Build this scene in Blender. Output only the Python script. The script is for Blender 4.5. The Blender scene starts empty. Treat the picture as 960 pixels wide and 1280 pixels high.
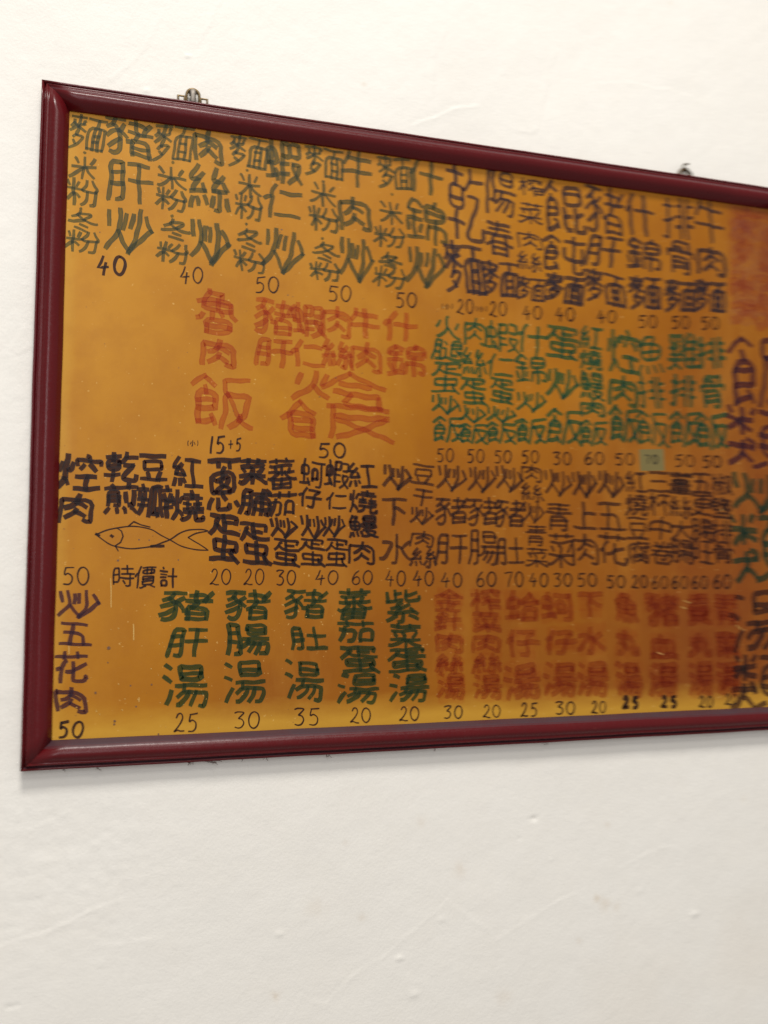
import bpy, bmesh, math, random
import numpy as np
from mathutils import Vector, Matrix

# ------------------------------------------------------------------ camera, world, lights, exposure
scene = bpy.context.scene
COL = scene.collection
CAM_LOC = (0.09472, -1.25714, -0.69052)
CAM_AXES = ((0.957077, -0.28978, -0.00559), (-0.022085, -0.092143, 0.995501), (0.288992, 0.952647, 0.094588))
cam_data = bpy.data.cameras.new('camera')
cam = bpy.data.objects.new('camera', cam_data)
COL.objects.link(cam)
r, u, f = (Vector(a) for a in CAM_AXES)
M = Matrix((( r.x, u.x, -f.x, CAM_LOC[0]), (r.y, u.y, -f.y, CAM_LOC[1]), (r.z, u.z, -f.z, CAM_LOC[2]), (0, 0, 0, 1)))
cam.matrix_world = M
cam_data.sensor_fit = 'VERTICAL'
cam_data.sensor_height = 24.0
cam_data.lens = 24.0 * 1150.0 / 1280.0
cam_data.clip_start = 0.02
cam_data.clip_end = 60
# phone lens held at the left part of the board: focus falls off towards the far right end
cam_data.dof.use_dof = True
cam_data.dof.focus_distance = 1.235
cam_data.dof.aperture_fstop = 1.85
cam_data.dof.aperture_ratio = 0.22
scene.camera = cam

world = bpy.data.worlds.new('World')
scene.world = world
world.use_nodes = True
bg = world.node_tree.nodes['Background']
bg.inputs['Color'].default_value = (1.0, 0.97, 0.925, 1)
bg.inputs['Strength'].default_value = 0.355

def area(name, loc, target, sx, sy, energy, colour):
    d = bpy.data.lights.new(name, 'AREA')
    d.shape = 'RECTANGLE'; d.size = sx; d.size_y = sy; d.energy = energy; d.color = colour
    o = bpy.data.objects.new(name, d); COL.objects.link(o)
    o.location = loc
    o.rotation_euler = (Vector(target) - Vector(loc)).to_track_quat('-Z', 'Y').to_euler()
    return o
area('ceiling_lamp', (0.05, -3.0, 4.2), (0.5, 0.0, -0.5), 1.5, 1.1, 246.0, (1.0, 0.97, 0.91))
area('far_fill', (0.9, -4.1, 2.5), (0.5, 0.0, -0.7), 1.8, 0.8, 36.0, (1.0, 0.97, 0.92))  # fill lamp added to even out the brightness down the wall
area('front_fill', (-0.45, -3.4, 0.1), (0.3, 0.0, -0.8), 1.1, 1.5, 27.0, (0.96, 0.97, 1.0))  # fill lamp added behind the camera for rail highlights and the lower wall

scene.view_settings.view_transform = 'Standard'
scene.view_settings.look = 'None'
scene.view_settings.gamma = 1.0
scene.view_settings.exposure = 0.0
scene.render.engine = 'CYCLES'
scene.cycles.transparent_max_bounces = 64
scene.cycles.use_denoising = True

# ------------------------------------------------------------------ data
# characters as pen strokes on a 94 x 94 grid; writing = kind, ink, pen width (mm), text, [x, z, width, height in mm for each character]
CHARACTERS = "三上下中丸乾五什仁仔價冬卷大小干排旺春時更杯椒榨水湯火炒烩焢煎燒牛瓣米粉紅紫絲肉肚肝脯腐腸腿花茄菜蔥蕃薑蚵蛋蛤蝦血計豆豬貢金針錦陽雞青類飩飯餛骨魚魯鰻鹽麵0123456+()7会饭反"
STROKES = [
 [[8,94,87,94],[15,48,79,48],[0,0,94,0]],
 [[43,94,43,0],[43,58,87,58],[0,0,94,0]],
 [[0,94,94,94],[44,94,44,0],[45,65,54,63,86,44]],
 [[47,94,47,0],[0,30,1,75,94,75,94,36],[0,36,94,36]],
 [[39,94,38,55,31,30,25,19,16,7,8,0,0,1],[9,71,70,71,72,3,78,0,91,2,94,11,92,23],[15,49,32,40,36,34,50,23]],
 [[2,83,41,83],[21,94,21,67],[61,94,59,79,49,64,40,63,37,66,5,66,6,36,39,36,39,63],[59,79,92,78],[5,51,39,51],[55,54,80,53],[80,53,77,45,57,18,54,12,54,5,62,1,87,1,92,4,93,15],[21,35,21,0],[0,19,42,19]],
 [[7,94,86,94],[41,94,29,1],[14,55,73,54,71,1],[0,0,94,0]],
 [[28,94,23,91,14,75,12,65,13,0],[62,91,62,0],[0,54,5,61,12,63],[30,54,94,54]],
 [[26,94,17,75,14,63,16,58,16,0],[40,76,89,76],[0,52,6,59,14,62],[32,8,94,8]],
 [[23,94,12,66,13,0],[37,88,85,87,82,80,62,63,61,2,48,0,39,3],[0,54,5,61,12,63],[30,46,94,46]],
 [[20,94,13,66,14,0],[30,90,92,90],[50,90,50,60],[70,90,70,61],[13,64,6,61,0,52,0,48],[70,61,34,61,33,77,86,77,88,74,87,61,70,61],[35,27,86,27],[35,39,86,39],[35,39,35,47,38,50,84,50,86,47,86,15,37,15,35,17,35,39],[25,1,32,0,48,7],[48,14,48,7],[69,7,94,0]],
 [[38,94,35,84],[8,62,26,75,29,81,34,84,69,83,72,82,70,75,53,59,51,55],[27,75,42,60,45,55],[51,55,55,51,73,43,89,38,94,40],[0,40,5,38,14,40,30,46,45,54,51,55],[37,33,65,23],[22,13,33,12,69,0]],
 [[19,89,27,80,28,72],[54,94,50,91,47,75,41,69,37,54],[79,89,71,80,69,73],[11,72,86,72],[3,53,94,53],[67,52,73,41,94,30],[73,41,66,35],[0,31,5,31,21,40,29,52],[21,40,24,35,25,10,28,1,77,0,81,4,83,11],[25,35,66,35],[45,19,50,16,63,18,66,24,66,35]],
 [[48,94,47,63,61,32,77,11,91,0,94,1],[3,62,41,62,48,60,54,62,93,62],[48,58,44,53,34,28,28,19,9,2,4,0,0,1]],
 [[46,94,46,8,43,1,27,0],[15,68,10,47,0,27],[74,69,85,50,94,26]],
 [[6,94,89,94],[47,94,47,0],[0,53,94,53]],
 [[14,94,14,4,13,1,6,0,1,3],[56,94,56,0],[75,94,75,0],[1,72,27,72],[40,76,56,76],[75,76,93,76],[40,52,56,52],[75,52,92,52],[0,37,25,43,31,48],[38,29,56,29],[75,29,94,29]],
 [[39,94,92,94],[64,94,64,0],[0,57,25,57],[42,50,89,50],[0,19,24,19,25,21,25,93,1,94,0,10],[33,0,94,0]],
 [[6,86,85,86],[44,94,40,75,36,67,33,55],[10,70,82,70],[0,55,91,55],[26,54,21,38,21,4],[66,54,71,40,71,4],[0,29,4,29,14,36,24,39,69,39,79,36,89,29,94,30],[21,21,71,21],[21,4,71,4]],
 [[40,82,89,82],[65,94,65,61],[0,56,25,56],[37,60,94,60],[79,60,79,4,76,1,67,0,61,3],[0,22,25,23,25,85,23,88,0,87,0,14],[36,40,93,40],[45,28,54,15]],
 [[0,94,94,94],[48,94,47,40,37,13],[10,57,86,57],[16,28,29,13],[46,37,10,39,11,76,86,76,86,38,46,37],[29,13,36,13,40,9,55,4,94,0],[0,0,20,6,29,13]],
 [[19,94,19,0],[40,85,93,85],[72,85,65,61,66,0],[3,70,34,70],[18,55,20,57,26,55,32,47],[18,55,12,50,0,25,0,18],[38,38,46,44,58,57,64,59,78,58,94,39]],
 [[15,94,15,0],[46,92,46,7,44,3,38,3],[69,86,74,48,77,37,80,35],[69,86,90,86,93,83,90,61,84,38,79,32,79,23],[4,73,24,73],[46,77,59,77],[14,56,8,51,0,24],[14,56,21,53,26,43,25,40],[30,55,62,55],[35,37,28,17],[58,37,64,24],[79,23,82,22,94,3],[79,23,60,3]],
 [[15,93,15,0],[64,94,66,85],[2,72,27,72],[37,75,37,84,39,85,92,85,94,83,94,77],[74,74,88,64],[14,50,8,46,0,27,0,21],[15,57,23,54,28,40],[39,60,57,74],[57,57,54,45],[61,44,61,0],[35,32,39,33,52,45,94,45],[61,29,92,29],[61,13,93,13]],
 [[50,94,51,60,49,4,44,0,36,1],[8,66,33,66,34,60,28,43,17,23,8,14,0,13],[85,72,63,51],[51,59,63,51,68,39,83,22,94,14]],
 [[6,94,17,88],[0,63,13,57],[38,78,84,78],[84,78,84,91,82,93,41,93,38,91,38,65,40,63,83,63,84,78],[28,49,94,49],[43,48,40,35],[16,34,3,5],[26,24,39,35,89,34,90,26,86,4,81,0,73,1],[52,34,50,26,43,16,33,6,27,5],[73,35,69,21,57,4]],
 [[51,94,47,89,44,57,45,43,49,40,61,21,72,11,84,4,94,1],[16,68,9,52,2,43],[89,68,77,44],[45,43,41,40,34,25,26,15,10,3,3,0,0,1]],
 [[5,90,7,60],[25,94,27,52,20,36,3,12],[27,46,50,8],[38,82,36,54],[51,82,50,54],[67,94,67,52,62,30,50,2],[80,80,94,52],[94,52,72,28,50,3]],
 [[20,84,16,56],[58,94,56,52,36,28,4,4],[56,46,94,10],[86,84,78,56]],
 [[15,91,13,26,2,0],[59,94,63,91,66,80],[3,69,0,44],[27,72,22,54,15,53],[37,67,37,78,39,80,92,79,94,77,94,68],[56,66,50,57],[73,66,85,53],[13,25,18,23,25,10],[43,34,87,34],[65,34,65,0],[35,0,93,0]],
 [[22,94,26,88,27,80],[71,93,67,81],[0,80,94,80],[61,64,61,38],[84,68,84,27,80,24,70,24],[7,54,40,54],[7,40,40,40],[7,25,8,67,38,67,40,65,40,28,38,25,29,25],[11,14,2,0],[34,11,35,0],[54,15,59,12,62,1],[78,16,83,14,93,1]],
 [[15,93,14,31,1,1],[43,86,86,86],[63,94,63,72],[4,72,3,58,0,50],[47,61,47,41],[79,61,79,41],[23,57,30,76,38,72,91,72],[37,55,56,55],[68,55,90,55],[14,30,19,28,27,16],[34,39,54,41,60,44],[35,28,92,28],[52,27,50,14,44,6,34,0,28,2],[66,40,93,40],[72,28,72,3,74,0,91,1,94,8,93,12]],
 [[18,92,14,75,3,59],[48,94,48,0],[15,75,87,74],[0,39,94,39]],
 [[0,81,24,81],[10,93,13,81],[45,89,45,38,39,8,40,7,55,8],[57,92,60,32,66,2],[64,93,58,94,35,86,33,35,27,1],[68,81,92,81],[79,94,82,81],[4,71,6,60],[21,71,18,55,13,50,11,17,4,2],[71,72,74,59],[91,72,86,53,81,48,81,0],[0,52,24,52],[68,51,94,51],[1,31,23,31],[53,25,57,2],[70,29,93,29]],
 [[9,89,13,86,24,69],[48,94,48,53,46,48,48,43,48,0],[86,89,74,67],[3,52,40,52,46,49,58,52,94,52],[46,49,41,45,27,27,13,14,4,8,0,8],[55,50,66,32,84,15,94,8]],
 [[2,87,6,71],[18,94,18,59,16,45,18,39,18,0],[35,87,29,69],[58,92,55,77,43,57],[78,92,83,74,93,59,86,51],[1,57,43,57],[17,43,25,40,34,29],[17,43,12,40,0,17],[43,57,50,51,86,51],[61,51,61,42,56,23,48,9,40,3],[86,51,86,30,82,7,79,2,68,2]],
 [[21,94,6,70,4,62],[47,86,92,86],[68,86,68,3],[4,62,22,62,32,75],[18,61,18,56,9,44,7,37],[31,52,36,36],[7,37,34,40],[32,24,36,14],[5,19,0,0],[19,20,21,3],[42,3,94,3]],
 [[7,86,7,61],[26,83,44,83],[26,94,26,64],[56,94,56,71,60,63,91,63,94,69,92,74],[56,80,64,80,88,87],[0,60,45,65],[15,41,28,44,44,42,54,44,67,51],[29,44,31,49,43,56],[43,41,41,37,30,32,27,26],[7,25,41,25,80,29,91,21],[48,25,47,2,44,0,34,0],[69,38,76,35,78,29],[4,3,24,15,29,15],[67,16,90,3]],
 [[20,94,5,68,3,63,22,64,32,78],[67,93,54,67,72,67,82,80],[19,62,18,57,8,45,6,38],[70,66,68,61,59,50,57,43],[31,54,35,41],[57,43,70,42,89,45],[71,42,71,3,68,0,61,1],[83,59,89,45],[1,37,35,41],[4,22,0,3],[18,24,20,6],[32,26,37,11],[56,28,50,10],[87,29,94,10]],
 [[49,94,45,67],[45,67,75,52],[18,48,30,54,45,67],[48,46,44,35,33,24,18,15],[45,34,51,33,73,19],[0,1,0,76,2,78,94,77,94,4,92,1,81,0,72,3]],
 [[68,94,68,5],[6,65,29,65],[45,60,92,60],[6,38,29,38],[42,5,94,5],[0,0,6,35,7,92,28,92,30,90,30,7,27,2,20,1,15,4]],
 [[48,92,90,92],[69,92,69,1],[7,67,32,67],[44,52,94,52],[7,39,32,39],[1,0,0,3,7,38,8,94,31,94,33,92,33,7,30,2,22,1,19,3]],
 [[67,94,67,3],[80,94,90,88,90,80],[6,65,27,65],[41,80,90,80],[44,44,91,44],[6,38,28,38],[44,25,91,25],[0,3,6,37,6,90,25,91,28,88,28,6,25,2,17,2],[44,0,45,63,91,62,91,5,88,1,79,3]],
 [[47,94,50,91,51,85],[94,85,9,85,7,29,0,2],[38,76,31,65,31,47],[47,68,94,68],[79,75,79,49,76,47,67,48],[21,60,30,64],[50,59,62,55],[56,43,56,37,51,29,42,23,34,21],[54,34,55,29,77,22],[34,7,41,7,54,15],[24,0,24,36,87,36,88,5,86,1,75,0,73,7,54,15]],
 [[6,67,27,67],[46,79,86,79],[46,79,47,92,49,94,86,93,86,67,84,65,49,65,47,68,46,79],[40,50,94,50],[52,50,50,36],[6,39,27,39],[28,24,37,24,49,35,90,35,91,25,87,3,82,0,74,1],[60,36,58,27,48,10],[76,36,72,21,62,2],[0,2,6,34,6,92,8,94,25,94,28,91,28,6,26,1,16,1]],
 [[36,90,42,78],[6,68,23,68],[56,76,84,76],[6,41,23,41],[32,60,38,60,40,58,40,15],[56,58,83,58,84,60,83,93,56,94,56,24],[68,47,73,41,78,39],[56,24,69,27],[78,39,78,35,85,24],[78,39,87,46],[12,4,19,3,23,6,29,6],[29,6,40,15],[40,15,62,4,85,4,94,9],[2,0,1,5,5,35,7,94,21,94,23,92,23,6]],
 [[0,84,91,84],[26,94,26,75],[65,93,65,75],[30,65,24,62,16,45,17,0],[52,62,54,4,63,1,88,2,94,14,91,20],[8,41,16,43],[31,29,37,28,50,32,54,38,63,40,86,52]],
 [[0,85,94,85],[26,94,26,74],[67,94,67,74],[16,68,14,33,2,4],[0,53,41,52,38,6,33,0,24,0],[57,7,90,7],[57,1,58,57,89,57,90,7]],
 [[6,88,92,88],[30,94,30,81],[67,94,67,82],[9,67,42,68,80,73,86,71],[13,57,16,54,20,46],[40,60,44,58,48,50,46,42,48,31,18,9,6,3,0,5],[84,60,75,45,71,42],[4,31,37,31,54,29,59,31,92,31],[45,29,48,26,48,0],[56,29,59,23,73,12,88,4,94,5]],
 [[0,89,94,89],[27,89,27,81],[48,81,45,78,44,73,47,68,45,61],[66,89,66,81],[22,54,25,53,34,55,44,61,61,60,62,56,54,46],[35,54,45,46],[27,36,30,33,82,33,82,70,12,69,11,37,14,33,25,33,30,40,46,46,53,46,67,40,68,33],[44,33,44,26,53,20],[13,20,4,3],[29,20,29,7,31,2,33,0,66,0,70,7],[88,13,93,5]],
 [[4,88,89,88],[28,94,28,82],[64,94,64,88],[9,72,12,70,28,69,73,75,81,74],[23,69,25,52],[47,70,47,40],[72,65,67,52],[4,52,89,52],[37,51,35,45,23,37,17,30,17,2],[57,51,60,44,71,36,77,30,77,2],[0,31,6,29,15,32,25,30,70,30,79,32,88,30,94,32],[47,30,47,3],[17,16,77,16],[17,2,77,2]],
 [[0,88,94,88],[27,94,27,88],[65,94,65,88],[2,75,93,75],[46,65,46,49],[13,57,81,57],[46,49,14,48,15,65,80,64,79,48,46,49],[1,39,93,39],[46,28,46,11],[11,20,83,20],[46,11,12,11,12,29,82,28,82,11,46,11],[0,0,94,0]],
 [[19,94,19,12],[45,89,94,89],[85,89,85,5,81,1,67,1],[4,41,4,74,32,74,32,42,4,41],[32,28,38,7],[47,31,68,31,69,33,69,65,49,67,47,24],[0,9,36,13]],
 [[4,94,87,94,89,91,86,81],[25,85,20,82,19,76,10,64,0,56],[46,93,46,62],[19,75,31,66,40,62,59,60,93,60],[46,78,74,78],[46,49,46,5],[72,24,72,16],[72,24,80,24,83,26,83,40,80,43,14,43,11,41,11,27,14,24,72,24],[2,3,76,5,79,7],[72,16,80,7,94,0]],
 [[19,94,19,12],[67,89,88,64,92,61,94,61],[67,89,49,64,42,59,34,59],[50,63,54,58,80,58,88,64],[3,42,34,43,33,74,3,74,3,42],[32,29,36,13],[0,8,36,13],[49,5,50,37,83,38,86,36,86,5],[49,5,86,5]],
 [[14,94,15,12],[71,89,89,89,91,86,91,61,71,61],[39,61,60,61,61,86,58,89,41,89,39,87,39,0],[3,41,27,42,26,75,2,75,3,41],[39,42,59,42],[71,44,70,35,76,22,82,12,94,1],[71,44,89,44,91,39,87,27,78,12,61,0],[23,27,30,5],[39,21,60,21],[0,8,27,13]],
 [[43,94,34,69,34,0],[58,71,58,0],[0,0,94,0],[10,0,10,70,35,72,82,71,83,0]],
 [[16,94,20,86],[70,91,70,0],[0,76,40,76],[5,61,36,61],[5,46,34,46],[48,55,94,55],[6,6,35,6,35,31,7,31,6,6]],
 [[3,94,91,94],[79,53,79,69,76,73,16,73,13,70,13,43,15,40,77,40,79,43,79,53],[23,29,29,13],[71,28,62,9,60,1],[0,0,94,0]],
 [[0,88,38,88],[18,87,13,72,1,64],[50,82,77,82,85,77],[63,94,63,63,69,58,60,41],[93,87,80,68,79,61],[12,71,17,67,20,59,31,54,39,42],[1,41,16,54,29,59,38,71],[24,57,27,32,25,11,19,1,9,0,5,2],[46,60,94,60],[42,32,50,34],[51,22,88,22],[1,17,25,36],[51,4,88,4],[51,4,51,39,59,41,87,39,88,4]],
 [[10,94,81,94],[45,93,45,76],[0,76,90,76],[13,48,78,48],[13,33,78,33],[78,33,77,61,14,60,13,21,15,18,76,18,78,20,78,33],[0,2,5,1,33,11],[58,10,62,10,88,0,94,1]],
 [[45,91,73,68,87,62,94,63],[0,61,16,68,45,91],[17,68,21,61,44,61,68,61,72,69],[44,60,44,1],[7,37,82,37],[18,26,24,12],[71,25,64,11],[2,0,87,0]],
 [[21,89,40,77],[21,89,17,88,4,72],[71,93,71,0],[4,72,9,66,34,66],[21,66,21,9],[0,47,38,47],[48,57,94,57],[3,34,7,19],[36,34,33,18],[1,4,39,11]],
 [[19,90,24,89,37,79],[19,90,7,76,5,70],[68,86,49,84,49,55,53,53,91,54,92,84,68,86],[69,94,68,86],[5,70,8,67,33,67],[20,67,20,7],[49,68,92,68],[3,48,36,48],[69,53,69,0],[4,35,8,19],[36,35,32,20],[3,3,24,8,38,9],[48,8,48,37,50,38,93,37,94,11,91,8,82,10]],
 [[42,78,84,78],[84,78,83,94,43,93,43,64,83,64,84,78],[24,46,34,50,94,50],[48,50,43,35,31,24,25,23],[11,28,19,27,24,37,24,45,15,65,22,91,19,93,0,92,0,0],[43,34,89,33,90,23,86,4,82,0,74,0],[56,34,55,27,48,18,33,4],[74,34,71,23,59,4]],
 [[3,89,40,94],[22,83,24,76,22,72,11,62,8,56],[43,85,38,73],[62,94,55,67,56,4],[77,92,81,81,81,75,78,70,78,4],[5,80,7,73],[55,64,48,61,47,51],[57,73,92,73],[8,56,22,55,34,64],[20,55,14,42],[37,51,45,37],[56,51,90,51],[1,24,44,24],[5,39,40,42],[26,35,23,31,21,17,16,9,8,2,0,1],[56,28,90,28],[21,15,38,5],[56,4,94,4]],
 [[8,88,89,88],[47,94,47,60],[11,74,84,74],[0,60,94,60],[17,31,78,31],[17,17,78,17],[17,1,17,43,20,45,78,45,78,3,73,0,60,1]],
 [[3,93,6,86],[19,94,19,54],[36,93,32,85],[47,91,90,91],[67,90,65,73],[0,75,15,75,21,66,36,59],[3,57,21,75,38,75],[19,41,18,21,8,7,0,3],[29,45,36,40,37,32],[50,55,87,55],[0,32,37,32],[50,38,87,38],[87,38,86,73,51,73,51,21,86,21,87,38],[18,20,25,18,36,9],[37,1,43,0,57,10],[75,10,81,9,94,0]],
 [[18,91,34,78],[18,91,0,76],[68,94,69,4,76,0,91,1,94,6,94,12],[17,74,19,63],[46,80,93,80],[47,61,48,31,89,31],[90,61,90,24],[4,48,30,48],[4,32,30,33,30,60,28,63,5,62,4,6],[26,21,32,6],[4,6,29,12]],
 [[21,92,18,91,0,74],[21,92,36,80],[94,90,88,91,56,86,52,83,52,65,60,61,67,36,72,26,75,24],[19,75,22,64],[56,63,52,60,51,35,43,0],[56,63,90,63,89,54,84,36,79,26,75,24],[7,49,34,49],[7,32,32,32,34,35,34,63,7,63,7,7],[28,22,35,7],[75,24,75,17],[7,7,30,15],[58,3,75,17],[75,17,90,4,94,3]],
 [[19,88,34,75],[23,94,0,72],[18,71,20,61],[48,71,88,71],[88,71,87,87,49,87,48,56,52,54,87,55,88,71],[6,47,30,47],[49,45,49,3,63,4],[75,45,75,2,78,0,92,1,94,5,93,13],[6,31,28,31,30,34,30,60,6,61,5,6],[23,22,28,20,33,6],[49,31,63,31],[75,28,82,29,90,34],[5,6,11,6,29,12]],
 [[17,79,50,79,50,64],[17,64,18,94,74,94,77,92,77,64],[0,49,0,63,2,64,92,64,94,62,94,50],[16,33,78,33],[16,18,78,18],[16,1,16,47,19,49,78,48,78,3,73,0,58,2]],
 [[30,91,56,90,58,88,53,74,47,68,46,30],[0,67,14,71,81,71,82,31,12,31,12,69,16,79,24,88,30,91],[12,50,82,50],[12,17,2,1],[33,16,36,1],[58,16,65,0],[81,19,94,1]],
 [[31,88,61,87,62,85,60,75],[33,94,32,89,23,82,17,71,18,52,84,51],[5,69,21,75,83,74,84,45,94,37],[17,63,84,63],[51,74,51,52],[36,42,35,29],[61,43,63,38],[0,32,8,33,13,42],[21,16,80,16],[21,2,79,2,79,29,22,29,21,2]],
 [[12,86,25,86,28,84,24,69,21,65,20,31],[12,94,12,87,4,67,5,32,36,32,35,67,4,67],[51,81,89,81],[51,81,52,92,87,92,89,90,89,69,86,67,53,67,51,69,51,81],[6,49,36,49],[61,56,61,41],[77,56,77,41],[77,56,48,57,47,42,92,41,92,56,77,56],[46,29,55,28,57,26],[57,26,60,29,86,28,86,22,75,9],[57,26,58,21,66,9],[5,17,0,0],[15,18,16,4],[26,19,30,5],[37,19,40,10],[40,2,48,0,59,4,67,9,75,9],[75,9,82,3,94,1]],
 [[22,87,22,70],[37,87,5,87,5,39,7,37,37,37],[54,84,94,84],[59,94,55,90,54,84,45,70,48,65],[69,83,69,67,67,62,69,59],[5,70,34,70,35,56,33,54,5,54],[48,65,88,65,89,36,50,36,48,65],[69,74,89,74],[22,54,22,37],[58,57,78,45],[69,43,72,41,72,36],[76,59,66,47,56,42],[36,24,36,0],[58,24,58,0],[0,0,93,0],[13,0,14,24,80,24,82,23,82,0]],
 [[1,86,39,86],[21,94,20,66,9,54,0,48],[47,88,94,88],[73,87,70,68,63,62,63,5],[7,70,39,51],[8,78,7,70,0,62],[18,62,21,58,21,51,17,44,16,38],[18,62,23,67,29,67,33,70],[37,80,34,77,33,70],[79,65,79,5],[63,45,78,45],[13,22,21,15],[16,38,13,37,9,31],[16,38,34,37,33,31,23,15,1,1],[63,25,78,25],[49,5,49,65,90,65,93,62,92,5],[49,5,92,5]],
 [[50,92,28,82,12,52,20,18,48,2,76,16,90,50,80,80,54,93]],
 [[62,94,40,0]],
 [[22,72,40,90,66,90,78,70,60,42,30,18,6,4,34,8,62,2,94,2]],
 [[8,86,36,92,84,88,62,70,40,56,66,50,82,30,66,8,38,2,10,8]],
 [[48,94,30,64,4,36,40,38,88,42],[66,62,58,30,52,0]],
 [[30,88,22,54,48,60,78,46,78,20,54,4,14,4],[26,88,60,90,94,92]],
 [[76,94,40,70,14,34,22,8,50,2,80,14,84,38,62,52,34,44,18,28]],
 [[50,80,46,20],[14,50,84,52]],
 [[60,90,35,50,60,5]],
 [[40,90,65,50,40,5]],
 [[4,86,44,90,90,88,60,46,44,0]],
 [[46,94,26,72,2,46],[46,94,72,74,98,58],[28,58,74,58],[22,38,88,36],[44,34,26,8,88,4],[88,28,88,2]],
 [[30,94,16,66,2,50],[30,94,46,74,58,66],[14,58,14,4,52,4],[14,62,50,62,50,4],[20,44,50,44],[20,24,50,24]],
 [[6,94,98,88],[8,92,6,40,0,4],[12,62,92,62],[88,60,50,26,12,2],[16,54,54,30,98,0]],
]
GLYPHS = dict(zip(CHARACTERS, STROKES))
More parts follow.
